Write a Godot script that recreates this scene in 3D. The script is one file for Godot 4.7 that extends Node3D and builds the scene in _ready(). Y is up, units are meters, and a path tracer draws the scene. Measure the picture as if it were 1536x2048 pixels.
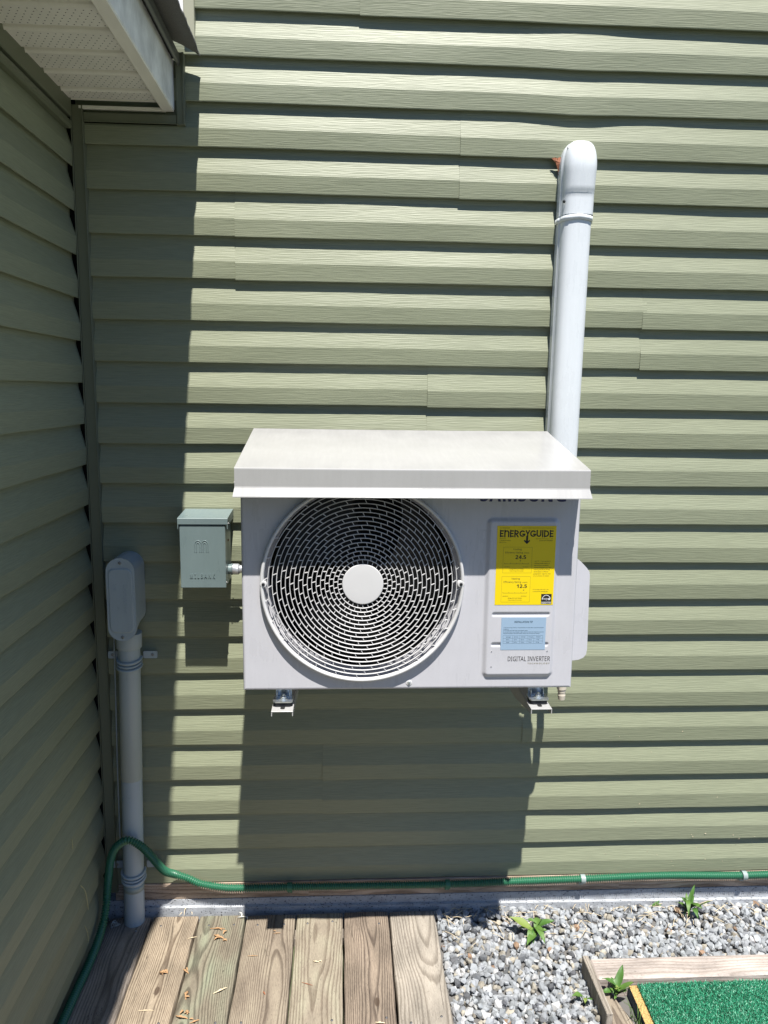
extends Node3D

var rng := RandomNumberGenerator.new()
var M := {}
var taken := {}
var uvx := Transform2D()
var sans: SystemFont
var bold: SystemFont

# ---------------------------------------------------------------- helpers
func numbered(called: String) -> String:
	var n: int = taken.get(called, 0)
	taken[called] = n + 1
	return called if n == 0 else "%s_%03d" % [called, n]

func mb() -> SurfaceTool:
	var st := SurfaceTool.new()
	st.begin(Mesh.PRIMITIVE_TRIANGLES)
	st.set_smooth_group(-1)
	uvx = Transform2D()
	return st

func origin_of(n: Node) -> Vector3:
	var p := Vector3.ZERO
	while n != self and n is Node3D:
		p += n.position
		n = n.get_parent()
	return p

func thing(called: String, label: String, category: String, at := Vector3.ZERO, group := "") -> Node3D:
	var o := Node3D.new()
	o.name = numbered(called)
	add_child(o)
	o.position = at
	tag(o, label, category, group)
	return o

func tag(o: Node, label: String, category: String, group := "") -> void:
	o.set_meta("label", label)
	if category != "":
		o.set_meta("category", category)
	if group != "":
		o.set_meta("group", group)

# commits a shape given in world coordinates as one named mesh under its parent
func part(called: String, st: SurfaceTool, m: Material, parent: Node = self, kind := "") -> MeshInstance3D:
	st.generate_normals()
	var mesh := st.commit()
	mesh.surface_set_material(0, m)
	return put(called, mesh, parent, kind)

func put(called: String, mesh: Mesh, parent: Node = self, kind := "") -> MeshInstance3D:
	var o := MeshInstance3D.new()
	o.mesh = mesh
	o.name = numbered(called) if parent == self else called
	parent.add_child(o, true)
	if parent != self:
		o.position = -origin_of(parent)
	if kind != "":
		o.set_meta("kind", kind)
	return o

func vert(st: SurfaceTool, p: Vector3, uv: Vector2) -> void:
	st.set_uv(uv)
	st.add_vertex(p)

func poly(st: SurfaceTool, p: Array, hint: Vector3) -> void:
	var n: Vector3 = (p[2] - p[0]).cross(p[1] - p[0])
	if n.dot(hint) < 0:
		p = p.duplicate()
		p.reverse()
	var a := hint.abs()
	for i in range(1, p.size() - 1):
		for q: Vector3 in [p[0], p[i], p[i + 1]]:
			var uv := Vector2(q.x, q.z) if a.y >= a.x and a.y >= a.z else (Vector2(q.z, q.y) if a.x >= a.z else Vector2(q.x, q.y))
			vert(st, q, uvx * uv)

# box between two corners with chamfered edges
func rbox(st: SurfaceTool, a: Vector3, b: Vector3, r := 0.001) -> void:
	var lo := Vector3(minf(a.x, b.x), minf(a.y, b.y), minf(a.z, b.z))
	var hi := Vector3(maxf(a.x, b.x), maxf(a.y, b.y), maxf(a.z, b.z))
	var c := (lo + hi) / 2
	var h := (hi - lo) / 2
	r = minf(r, minf(h.x, minf(h.y, h.z)) * 0.9)
	var pt := func(s: Vector3, ax: int) -> Vector3:
		var v := (h - Vector3(r, r, r)) * s
		v[ax] = h[ax] * s[ax]
		return c + v
	for ax in 3:
		var u := (ax + 1) % 3
		var w := (ax + 2) % 3
		for s in [-1.0, 1.0]:
			var q := []
			for k in [[-1, -1], [1, -1], [1, 1], [-1, 1]]:
				var sg := Vector3.ZERO
				sg[ax] = s
				sg[u] = k[0]
				sg[w] = k[1]
				q.append(pt.call(sg, ax))
			var n := Vector3.ZERO
			n[ax] = s
			poly(st, q, n)
			for t in [-1.0, 1.0]:   # edge between axes ax and u, running along w
				var s1 := Vector3.ZERO
				s1[ax] = s
				s1[u] = t
				s1[w] = -1
				var s2 := s1
				s2[w] = 1
				var n2 := Vector3.ZERO
				n2[ax] = s
				n2[u] = t * 0.99
				poly(st, [pt.call(s1, ax), pt.call(s2, ax), pt.call(s2, u), pt.call(s1, u)], n2)
	for sx in [-1, 1]:
		for sy in [-1, 1]:
			for sz in [-1, 1]:
				var sg := Vector3(sx, sy, sz)
				poly(st, [pt.call(sg, 0), pt.call(sg, 1), pt.call(sg, 2)], sg)

func grid(st: SurfaceTool, nu: int, nv: int, f: Callable, uvf: Callable, group := 1) -> void:
	st.set_smooth_group(group)
	var pts := []
	for j in nv + 1:
		var row := PackedVector3Array()
		for i in nu + 1:
			row.append(f.call(i, j))
		pts.append(row)
	for j in nv:
		for i in nu:
			var q := [[i, j], [i + 1, j], [i + 1, j + 1], [i, j], [i + 1, j + 1], [i, j + 1]]
			for k in q:
				vert(st, pts[k[1]][k[0]], uvf.call(k[0], k[1]))
	st.set_smooth_group(-1)

# tube along points; radius may vary by index
func tube(st: SurfaceTool, pts: PackedVector3Array, radius: Callable, sides := 12, caps := true) -> void:
	var n := pts.size()
	var rings := []
	var t0 := (pts[1] - pts[0]).normalized()
	var x := t0.cross(Vector3.UP if absf(t0.y) < 0.9 else Vector3.RIGHT).normalized()
	for i in n:
		var t := (pts[mini(i + 1, n - 1)] - pts[maxi(i - 1, 0)]).normalized()
		x = (x - t * x.dot(t)).normalized()
		var y := t.cross(x)
		var r: float = radius.call(i)
		var ring := PackedVector3Array()
		for k in sides + 1:
			var a := TAU * (k % sides) / sides
			ring.append(pts[i] + (x * cos(a) + y * sin(a)) * r)
		rings.append(ring)
	grid(st, sides, n - 1, func(i, j): return rings[j][i], func(i, j): return Vector2(float(i) / sides, j * 0.1))
	if caps:
		for e in [[0, -1.0], [n - 1, 1.0]]:
			var ring: PackedVector3Array = rings[e[0]]
			var dirn: Vector3 = (pts[mini(e[0] + 1, n - 1)] - pts[maxi(e[0] - 1, 0)]) * e[1]
			poly(st, Array(ring).slice(0, sides), dirn)

func rod(st: SurfaceTool, a: Vector3, b: Vector3, r: float, sides := 12) -> void:
	tube(st, PackedVector3Array([a, b]), func(_i): return r, sides)

# profile of (radius, height) turned about an axis; each segment keeps its own crease unless soft
func lathe(st: SurfaceTool, at: Vector3, axis: Vector3, prof: Array, sides := 24, soft := false) -> void:
	axis = axis.normalized()
	var x := axis.cross(Vector3.UP if absf(axis.y) < 0.9 else Vector3.RIGHT).normalized()
	var y := axis.cross(x)
	var f := func(i: int, j: int) -> Vector3:
		var a := TAU * (i % sides) / sides
		return at + axis * float(prof[j].y) + (x * cos(a) + y * sin(a)) * float(prof[j].x)
	if soft:
		grid(st, sides, prof.size() - 1, f, func(i, j): return Vector2(float(i) / sides, j))
	else:
		for s in prof.size() - 1:
			grid(st, sides, 1, func(i, j): return f.call(i, s + j), func(i, j): return Vector2(float(i) / sides, j), s + 2)

# closed outline swept straight; to3 turns (u, v, t) into a point
func extrude(st: SurfaceTool, outline: PackedVector2Array, to3: Callable, t0: float, t1: float, smooth_sides := false) -> void:
	var n := outline.size()
	if smooth_sides:
		grid(st, n, 1, func(i, j): return to3.call(outline[i % n].x, outline[i % n].y, t0 if j == 0 else t1), func(i, j): return Vector2(i, j))
	else:
		for i in n:
			var a := outline[i]
			var b := outline[(i + 1) % n]
			for k in [[a, t0], [b, t0], [b, t1], [a, t0], [b, t1], [a, t1]]:
				vert(st, to3.call(k[0].x, k[0].y, k[1]), Vector2(k[0].x + k[0].y, k[1]))
	var tri := Geometry2D.triangulate_polygon(outline)
	for t in [t0, t1]:
		for k in tri.size() / 3:
			var o := [tri[3 * k], tri[3 * k + 1], tri[3 * k + 2]]
			if t == t1:
				o.reverse()
			for idx in o:
				vert(st, to3.call(outline[idx].x, outline[idx].y, t), outline[idx])

func rounded(x0: float, y0: float, x1: float, y1: float, r: float, seg := 6) -> PackedVector2Array:
	var out := PackedVector2Array()
	for c in [[x1 - r, y1 - r, 0.0], [x0 + r, y1 - r, PI / 2], [x0 + r, y0 + r, PI], [x1 - r, y0 + r, 1.5 * PI]]:
		for k in seg + 1:
			var a: float = c[2] + PI / 2 * k / seg
			out.append(Vector2(c[0] + cos(a) * r, c[1] + sin(a) * r))
	return out

func spline(pts: Array, per: float) -> PackedVector3Array:
	var out := PackedVector3Array()
	var n := pts.size()
	for i in n - 1:
		var a: Vector3 = pts[maxi(i - 1, 0)]
		var b: Vector3 = pts[i]
		var c: Vector3 = pts[i + 1]
		var d: Vector3 = pts[mini(i + 2, n - 1)]
		var steps := maxi(2, int(b.distance_to(c) / per))
		for k in steps:
			out.append(b.cubic_interpolate(c, a, d, float(k) / steps))
	out.append(pts[n - 1])
	return out

func resample(pts: PackedVector3Array, step: float) -> PackedVector3Array:
	var out := PackedVector3Array([pts[0]])
	var left := step
	for i in pts.size() - 1:
		var a := pts[i]
		var b := pts[i + 1]
		var d := a.distance_to(b)
		var at := left
		while at <= d:
			out.append(a.lerp(b, at / d))
			at += step
		left = at - d
	return out

func mat(color: Color, rough := 0.6, metal := 0.0, spec := 0.5) -> StandardMaterial3D:   # color given as linear base colour
	var m := StandardMaterial3D.new()
	m.albedo_color = Color(color.r, color.g, color.b).linear_to_srgb()
	m.roughness = rough
	m.metallic = metal
	m.metallic_specular = spec
	return m

func noise(s: int, freq := 1.0, oct := 3) -> FastNoiseLite:
	var n := FastNoiseLite.new()
	n.seed = s
	n.frequency = freq
	n.noise_type = FastNoiseLite.TYPE_SIMPLEX_SMOOTH
	n.fractal_octaves = oct
	return n

func textures(w: int, h: int, f: Callable) -> Array:   # f gives (linear rgb, height)
	var ca := PackedByteArray()
	ca.resize(w * h * 3)
	var ha := PackedByteArray()
	ha.resize(w * h)
	for y in h:
		for x in w:
			var c: Color = f.call(x, y)
			var s := Color(c.r, c.g, c.b).linear_to_srgb()
			var i := y * w + x
			ca[i * 3] = clampi(int(s.r * 255.0 + 0.5), 0, 255)
			ca[i * 3 + 1] = clampi(int(s.g * 255.0 + 0.5), 0, 255)
			ca[i * 3 + 2] = clampi(int(s.b * 255.0 + 0.5), 0, 255)
			ha[i] = clampi(int(c.a * 255.0), 0, 255)
	return [ImageTexture.create_from_image(Image.create_from_data(w, h, false, Image.FORMAT_RGB8, ca)), ImageTexture.create_from_image(Image.create_from_data(w, h, false, Image.FORMAT_L8, ha))]

func textured(t: Array, rough: float, bump: float, scale := Vector3.ONE, tint := Color.WHITE) -> StandardMaterial3D:
	var m := StandardMaterial3D.new()
	m.albedo_texture = t[0]
	m.albedo_color = Color(tint.r, tint.g, tint.b).linear_to_srgb()
	m.roughness = rough
	if bump > 0:
		m.heightmap_enabled = true
		m.heightmap_texture = t[1]
		m.heightmap_scale = bump
	m.uv1_scale = scale
	return m

func wood_textures(s: int, early: Color, late: Color, depth: float, u0: float, spacing: float, knots: Array, moss := 0.0) -> Array:
	var n1 := noise(s, 1.0, 2)
	var n2 := noise(s + 7, 1.0, 3)
	var n3 := noise(s + 13, 1.0, 2)
	var w := 176
	var h := 800
	return textures(w, h, func(x: int, y: int) -> Color:
		var u := (float(x) / w - 0.5) * 0.146
		var v := float(y) / h
		var bend := n1.get_noise_2d(u * 5.0, v * 1.3) * 0.012 + n1.get_noise_2d(u * 40.0 + 50.0, v * 7.0) * 0.0010
		var kn := 0.0
		var shift := 0.0
		for k in knots:
			var dx: float = u - k.x
			var dy: float = (v - k.y) * 0.45
			var d2 := dx * dx + dy * dy
			shift += signf(dx) * 0.010 * exp(-d2 / 0.00022)
			kn = maxf(kn, smoothstep(0.0085, 0.0055, sqrt(d2)))
		var dd := depth + 0.010 * sin(v * 2.3 + s) + n2.get_noise_1d(v * 1.4) * 0.012
		var du := u - u0 + bend - shift
		var r := sqrt(du * du + dd * dd)
		var g := fposmod(r / spacing + n1.get_noise_2d(u * 25.0, v * 3.0) * 0.35, 1.0)
		var lt := smoothstep(0.35, 0.8, g) * (1.0 - smoothstep(0.88, 1.0, g))
		var fib := n2.get_noise_2d(u * 900.0, v * 16.0)
		var fine := n3.get_noise_2d(u * 2600.0, v * 60.0)
		var stain := n3.get_noise_2d(u * 14.0 + 9.0, v * 5.0)
		var spot := n2.get_noise_2d(u * 130.0 + 5.0, v * 60.0)
		var t := clampf(lt * 0.80 + fib * 0.48 + 0.06, 0.0, 1.0)
		var c := early.lerp(late, t)
		c = c * (1.0 + stain * 0.35 + fine * 0.22)
		c = c.lerp(Color(c.g * 0.93, c.g * 1.02, c.g * 0.72), clampf(moss * (0.5 + stain * 1.4), 0.0, 1.0))
		if spot > 0.42:
			c = c.lerp(Color(0.06, 0.05, 0.04), (spot - 0.42) * 1.6)
		c = c.lerp(Color(0.055, 0.033, 0.02), kn * 0.8)
		var crack := smoothstep(0.012, 0.0, absf(n1.get_noise_2d(u * 30.0 + 77.0, v * 1.3))) * smoothstep(0.0, 0.3, n3.get_noise_2d(u * 10.0 + 31.0, v * 3.0))
		c = c.lerp(Color(0.03, 0.024, 0.018), crack * 0.85)
		return Color(c.r, c.g, c.b, clampf(0.45 + lt * 0.35 + fib * 0.18 + fine * 0.08 - crack * 0.4, 0.0, 1.0)))

# lettering set so that its ink fills the box (x0, y0)-(x1, y1); base turns the flat text into place
func lettering(s: String, parent: Node, x0: float, y0: float, x1: float, y1: float, z: float, m: Material, heavy := false, depth := 0.0002, turn := 0.0) -> void:
	var t := TextMesh.new()
	t.font = bold if heavy else sans
	t.text = s
	t.font_size = 32
	t.pixel_size = 0.01
	t.depth = 0.05
	t.curve_step = 1.5
	var b := t.get_aabb()
	if b.size.x <= 0.0:
		return
	t.material = m
	var o := MeshInstance3D.new()
	o.name = "lettering"
	o.mesh = t
	parent.add_child(o, true)
	var sx := (x1 - x0) / b.size.x
	var sy := (y1 - y0) / b.size.y
	if turn != 0.0:
		sx = (y1 - y0) / b.size.x
		sy = (x1 - x0) / b.size.y
	var bs := Basis.from_scale(Vector3(sx, sy, depth / 0.05))
	if turn != 0.0:
		bs = Basis(Vector3.BACK, turn) * bs
	var c := Vector3((x0 + x1) / 2, (y0 + y1) / 2, z)
	o.transform = Transform3D(bs, c - bs * b.get_center() - origin_of(parent))

# heavy geometric capitals drawn as thick strokes: each letter is [advance, strokes in a cell one high]
func heavy_letters(word: Array, parent: Node, x0: float, y0: float, x1: float, y1: float, z: float, m: Material, weight: float) -> void:
	var total := 0.0
	for l in word:
		total += l[0]
	var h := y1 - y0
	var kx := (x1 - x0) / total
	var at := x0
	for l in word:
		var st := mb()
		var lift := 0.0
		for path in l[1]:
			for i in path.size() - 1:
				var a := Vector3(at + path[i].x * kx, y0 + path[i].y * h, z + lift)
				var b := Vector3(at + path[i + 1].x * kx, y0 + path[i + 1].y * h, z + lift)
				var d := (b - a).normalized() * weight * 0.5
				var sd := Vector3(-d.y, d.x, 0)
				poly(st, [a - d * 0.6 + sd, b + d * 0.6 + sd, b + d * 0.6 - sd, a - d * 0.6 - sd], Vector3.BACK)
				lift += 0.000008
		part("lettering", st, m, parent)
		at += l[0] * kx

func bow(cx: float, cy: float, rx: float, ry: float, a0: float, a1: float, n := 8) -> Array:
	var out := []
	for k in n + 1:
		var t := deg_to_rad(lerpf(a0, a1, float(k) / n))
		out.append(Vector2(cx + cos(t) * rx, cy + sin(t) * ry))
	return out

func screw(called: String, parent: Node, at: Vector3, axis: Vector3, r: float, m: Material) -> void:
	var st := mb()
	lathe(st, at, axis, [Vector2(r, -0.001), Vector2(r, 0.0006), Vector2(r * 0.75, r * 0.5), Vector2(r * 0.38, r * 0.55), Vector2(r * 0.3, r * 0.1), Vector2(0.00001, r * 0.1)], 14)
	part(called, st, m, parent)

# ---------------------------------------------------------------- vinyl siding
const S := 0.1143
# a sheet of two dutch-lap courses; o = point on the lip line at t = 0, along/out = directions
func siding_sheet(parent: Node, o: Vector3, along: Vector3, out: Vector3, t0: float, t1: float, proud: float, s: int, bulge := 0.0, bulge_at := 0.0) -> void:
	var prof := []
	for k in 2:
		var b := S * k
		prof.append_array([Vector2(b + 0.0120, -0.0148), Vector2(b + 0.0105, -0.0072), Vector2(b + 0.0006, -0.0046), Vector2(b, -0.0012), Vector2(b + 0.0009, -0.0001), Vector2(b + 0.0025, 0.0), Vector2(b + 0.024, 0.0007), Vector2(b + 0.0462, 0.0015), Vector2(b + 0.0485, 0.0010), Vector2(b + 0.075, -0.0073), Vector2(b + 0.0985, -0.0139), Vector2(b + 0.1030, -0.0147), Vector2(b + S, -0.0149)])
	prof.append(Vector2(2 * S + 0.008, -0.0149))
	var w := noise(s, 1.0, 2)
	var n := maxi(2, int((t1 - t0) / 0.07))
	var st := mb()
	var rows := prof.size()
	var f := func(i: int, j: int) -> Vector3:
		var t := t0 + (t1 - t0) * i / n
		var p: Vector2 = prof[j]
		var k := 1.0 if j >= 13 else 0.0
		var dy := w.get_noise_2d(t * 1.6, k * 7.0) * 0.0011
		var dz := w.get_noise_2d(t * 1.9 + 40.0, p.x * 9.0) * 0.0016 * (1.0 if j > 0 and j < rows - 2 else 0.3)
		if bulge > 0.0:
			var g := exp(-pow((t - bulge_at) / 0.11, 2.0)) * bulge
			dz += g
			dy -= g
		return o + along * t + Vector3.UP * (p.x + dy) + out * (p.y + proud + dz)
	for j in rows - 1:   # creases at the lips, soft along the scoop
		var gid: int = 20 * (j / 13) + [3, 9, 4, 5, 5, 5, 5, 6, 6, 6, 6, 7, 8][j % 13]
		grid(st, n, 1, func(i, jj): return f.call(i, j + jj), func(i, jj): return Vector2(t0 + (t1 - t0) * i / n + s * 0.37, prof[j + jj].x), gid)
	part("siding_panel", st, M.siding[posmod(s * 7 + 3, 5) % 3], parent)

func _ready() -> void:
	# ------------------------------------------------------------ camera, sky, sun, exposure
	rng.seed = 11
	var cam := Camera3D.new()
	cam.name = "camera"
	cam.position = Vector3(0, 1.5, 2.2196)
	cam.rotation_degrees = Vector3(-8.9929, -3.1829, 0.7507)
	cam.fov = 67.4264
	cam.near = 0.05
	cam.far = 400.0
	add_child(cam)
	cam.make_current()
	var we := WorldEnvironment.new()
	we.name = "environment"
	var env := Environment.new()
	env.background_mode = Environment.BG_SKY
	env.tonemap_mode = Environment.TONE_MAPPER_LINEAR
	env.tonemap_exposure = 2.0
	env.sdfgi_enabled = true
	env.ssao_enabled = true
	env.ssil_enabled = true
	var sm := ProceduralSkyMaterial.new()
	sm.sky_top_color = Color(0.44, 0.59, 0.84)
	sm.sky_horizon_color = Color(0.56, 0.66, 0.78)
	sm.sky_curve = 0.15
	sm.ground_bottom_color = Color(0.35, 0.36, 0.32)
	sm.ground_horizon_color = Color(0.6, 0.66, 0.7)
	sm.sky_energy_multiplier = 0.70
	sm.ground_energy_multiplier = 0.5
	sm.sun_angle_max = 4.0
	var sky := Sky.new()
	sky.sky_material = sm
	env.sky = sky
	we.environment = env
	add_child(we)
	var sun := DirectionalLight3D.new()
	sun.name = "sun"
	sun.light_energy = 1.4
	sun.light_color = Color(1.0, 0.98, 0.945)
	sun.light_angular_distance = 0.53
	sun.shadow_enabled = true
	add_child(sun)
	sun.look_at_from_position(Vector3(0.158, 2.37, 1.0), Vector3.ZERO)

	sans = SystemFont.new()
	sans.font_names = PackedStringArray(["Droid Sans"])
	bold = SystemFont.new()
	bold.font_names = PackedStringArray(["Droid Sans"])
	bold.font_weight = 700
	materials()
	ground_and_gravel()
	back_wall()
	left_wing()
	deck()
	turf_bed()
	outdoor_unit()
	rain_hood()
	brackets()
	line_cover()
	disconnect_box()
	conduit()
	hose()
	plants()
	litter()

func materials() -> void:
	var ns := noise(5, 1.0, 2)
	var ns2 := noise(9, 1.0, 2)
	# vinyl: embossed grain running along the course
	var vinyl := textures(768, 160, func(x: int, y: int) -> Color:
		var a := float(x) / 768.0
		var v := float(y) / 160.0
		var k := smoothstep(0.85, 1.0, a)
		var h := lerpf(ns.get_noise_2d(a * 13.0, v * 46.0), ns.get_noise_2d((a - 1.0) * 13.0, v * 46.0), k)
		var h2 := lerpf(ns2.get_noise_2d(a * 5.0, v * 21.0), ns2.get_noise_2d((a - 1.0) * 5.0, v * 21.0), k)
		var fine := sin((v * 24.0 + h2 * 0.9) * TAU)
		var hh := 0.5 + h * 0.11 + fine * 0.34
		var c := 1.0 + h * 0.03 + fine * 0.07 + h2 * 0.02
		return Color(0.230 * c, 0.248 * c, 0.166 * c, hh))
	M.siding = []
	for tone in [Color(1, 1, 1), Color(0.965, 0.97, 0.965), Color(1.02, 1.025, 1.04)]:
		M.siding.append(textured(vinyl, 0.5, 0.042, Vector3(1.0 / 0.8, 1.0 / S, 1), tone))
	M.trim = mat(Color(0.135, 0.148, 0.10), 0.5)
	M.drip = mat(Color(0.085, 0.088, 0.08), 0.45)
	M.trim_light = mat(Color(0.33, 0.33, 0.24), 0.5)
	M.dark = mat(Color(0.012, 0.012, 0.012), 0.8)
	M.soffit = mat(Color(0.86, 0.84, 0.78), 0.5)
	var n3 := noise(31, 1.0, 3)
	var dirty := textures(256, 256, func(x: int, y: int) -> Color:
		var s := n3.get_noise_2d(x * 0.02, y * 0.02)
		var f := n3.get_noise_2d(x * 0.5 + 90.0, y * 0.06)
		var c := 1.0 + s * 0.25 + f * 0.16
		return Color(0.78 * c, 0.79 * c, 0.775 * c, 0.5 + f * 0.4))
	M.fascia = textured(dirty, 0.5, 0.01, Vector3(2, 2, 1))
	var shing := textures(256, 256, func(x: int, y: int) -> Color:
		var s := n3.get_noise_2d(x * 0.9, y * 0.9)
		var c := 1.0 + s * 0.9
		return Color(0.17 * c, 0.17 * c, 0.165 * c, 0.5 + s * 0.5))
	M.shingle = textured(shing, 0.95, 0.12, Vector3(5, 5, 1))
	var conc := textures(512, 256, func(x: int, y: int) -> Color:
		var s := n3.get_noise_2d(x * 0.02, y * 0.03)
		var f := n3.get_noise_2d(x * 0.35 + 30.0, y * 0.35)
		var pit := n3.get_noise_2d(x * 0.11 + 300.0, y * 0.16)
		var c := 1.0 + s * 0.3 + f * 0.12
		var o := Color(0.37 * c, 0.39 * c, 0.42 * c)
		if pit > 0.40:
			o = o.lerp(Color(0.03, 0.03, 0.035), minf(1.0, (pit - 0.40) * 9.0))
		return Color(o.r, o.g, o.b, 0.5 + f * 0.3 - (0.4 if pit > 0.42 else 0.0)))
	M.concrete = textured(conc, 0.9, 0.1, Vector3(1.6, 3.2, 1))
	# wood, weathered; each board of the deck has a tone of its own
	M.wood = []
	var specs := [
		[101, Color(0.297, 0.256, 0.219), Color(0.144, 0.119, 0.098), 0.05, 0.02, 0.0042, [], 0.0],
		[114, Color(0.304, 0.249, 0.184), Color(0.099, 0.071, 0.048), 0.012, 0.008, 0.0044, [Vector2(0.012, 0.36)], 0.0],
		[127, Color(0.229, 0.198, 0.148), Color(0.090, 0.074, 0.053), 0.055, -0.05, 0.0046, [], 0.55],
		[133, Color(0.261, 0.215, 0.165), Color(0.104, 0.078, 0.058), 0.03, 0.03, 0.0048, [Vector2(0.03, 0.58)], 0.1],
		[149, Color(0.296, 0.252, 0.194), Color(0.153, 0.120, 0.088), 0.07, 0.0, 0.0060, [], 0.25],
		[158, Color(0.244, 0.195, 0.150), Color(0.071, 0.052, 0.040), 0.022, 0.012, 0.0046, [Vector2(0.018, 0.42)], 0.0],
		[163, Color(0.311, 0.278, 0.236), Color(0.164, 0.141, 0.115), 0.06, 0.03, 0.0055, [], 0.0]]
	for s in specs:
		M.wood.append(textured(wood_textures(s[0], s[1], s[2], s[3], s[4], s[5], s[6], s[7]), 0.85, 0.09, Vector3(1.0 / 0.146, 1.0, 1)))
	M.timber = textured(wood_textures(171, Color(0.40, 0.352, 0.322), Color(0.28, 0.235, 0.205), 0.06, 0.01, 0.007, []), 0.85, 0.08, Vector3(1.0 / 0.146, 1.0, 1))
	M.sill = textured(wood_textures(182, Color(0.44, 0.35, 0.275), Color(0.24, 0.175, 0.125), 0.06, 0.0, 0.006, []), 0.85, 0.08, Vector3(1.0 / 0.146, 1.0, 1))
	var osb := textures(200, 200, func(x: int, y: int) -> Color:
		var s := n3.get_noise_2d(x * 0.16 + y * 0.04, y * 0.11 - x * 0.03)
		var c := 1.0 + s * 0.7
		return Color(0.42 * c, 0.28 * c, 0.105 * c, 0.5 + s * 0.5))
	M.osb = textured(osb, 0.8, 0.1, Vector3(6, 6, 1))
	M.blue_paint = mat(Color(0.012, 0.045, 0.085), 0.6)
	M.turf_base = mat(Color(0.010, 0.060, 0.030), 0.9)
	# metals, plastics, paint
	M.white = mat(Color(0.545, 0.548, 0.592), 0.33)
	M.white_grille = mat(Color(0.60, 0.60, 0.61), 0.35)
	M.cream = mat(Color(0.395, 0.395, 0.395), 0.2)
	M.pvc_white = mat(Color(0.69, 0.73, 0.765), 0.3)
	M.pvc_grey = mat(Color(0.38, 0.45, 0.49), 0.42)
	M.box_grey = mat(Color(0.16, 0.215, 0.225), 0.38)
	M.zinc = mat(Color(0.62, 0.66, 0.68), 0.28, 0.9)
	M.silver = mat(Color(0.55, 0.57, 0.62), 0.35, 0.55)
	M.steel = mat(Color(0.35, 0.35, 0.36), 0.35, 0.9)
	M.rubber = mat(Color(0.018, 0.02, 0.024), 0.7)
	M.fan = mat(Color(0.006, 0.006, 0.006), 0.6)
	M.coil = mat(Color(0.006, 0.006, 0.006), 0.8)
	M.green_hose = mat(Color(0.022, 0.130, 0.070), 0.38)
	M.clip_light = mat(Color(0.27, 0.33, 0.325), 0.35)
	M.yellow = mat(Color(0.80, 0.60, 0.003), 0.42)
	M.blue_label = mat(Color(0.29, 0.41, 0.55), 0.5)
	M.ink = mat(Color(0.012, 0.010, 0.010), 0.6)
	M.ink_soft = mat(Color(0.16, 0.13, 0.02), 0.6)
	M.ink_blue = mat(Color(0.05, 0.09, 0.13), 0.6)
	M.navy = mat(Color(0.012, 0.016, 0.10), 0.4)
	M.white_ink = mat(Color(0.75, 0.75, 0.75), 0.5)
	M.drain = mat(Color(0.55, 0.50, 0.42), 0.5)
	M.foam = mat(Color(0.26, 0.10, 0.05), 0.85)
	M.foam_black = mat(Color(0.015, 0.015, 0.016), 0.85)
	M.soil = mat(Color(0.13, 0.125, 0.12), 0.95)
	var nd := noise(71, 1.0, 4)
	var marks := textures(512, 512, func(x: int, y: int) -> Color:
		var big := nd.get_noise_2d(x * 0.011, y * 0.008)
		var run := nd.get_noise_2d(x * 0.09 + 40.0, y * 0.012)
		var fine := nd.get_noise_2d(x * 0.5, y * 0.5)
		var d := 0.955 + big * 0.035 + run * 0.022 + fine * 0.012
		if fine > 0.52:
			d -= 0.10
		return Color(d, d * 0.998, d * 0.992, clampf(0.62 + big * 0.3 + run * 0.15, 0.0, 1.0)))
	for m: StandardMaterial3D in [M.white, M.cream, M.pvc_white, M.pvc_grey, M.box_grey, M.soffit]:
		dusty(m, marks, 1.7)
	var lawn := textures(256, 256, func(x: int, y: int) -> Color:
		var s := n3.get_noise_2d(x * 0.07, y * 0.07)
		var c := 1.0 + s * 0.5
		return Color(0.075 * c, 0.085 * c, 0.045 * c, 0.5 + s * 0.5))
	M.ground = textured(lawn, 0.95, 0.0, Vector3(0.4, 0.4, 1))
	M.stone = mat(Color.WHITE, 0.85)
	M.stone.vertex_color_use_as_albedo = true
	M.leaf = mat(Color(0.085, 0.17, 0.032), 0.55)
	M.leaf.backlight = Color(0.25, 0.42, 0.05)
	M.leaf_dark = mat(Color(0.055, 0.135, 0.024), 0.5)
	M.leaf_dark.backlight = Color(0.15, 0.28, 0.04)
	M.leaf_pale = mat(Color(0.17, 0.23, 0.05), 0.6)
	M.leaf_pale.backlight = Color(0.3, 0.4, 0.08)
	M.husk = mat(Color(0.37, 0.225, 0.115), 0.85)
	M.husk.backlight = Color(0.2, 0.12, 0.06)
	M.husk_pale = mat(Color(0.62, 0.52, 0.36), 0.8)
	M.straw = mat(Color(0.42, 0.40, 0.22), 0.8)
	M.string = mat(Color(0.5, 0.5, 0.46), 0.8)

# faint dust and handling marks on painted and moulded surfaces
func dusty(m: StandardMaterial3D, t: Array, scale: float) -> void:
	m.albedo_texture = t[0]
	m.roughness_texture = t[1]
	m.roughness = minf(1.0, m.roughness * 1.6)
	m.uv1_triplanar = true
	m.uv1_world_triplanar = true
	m.uv1_scale = Vector3(scale, scale, scale)

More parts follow.
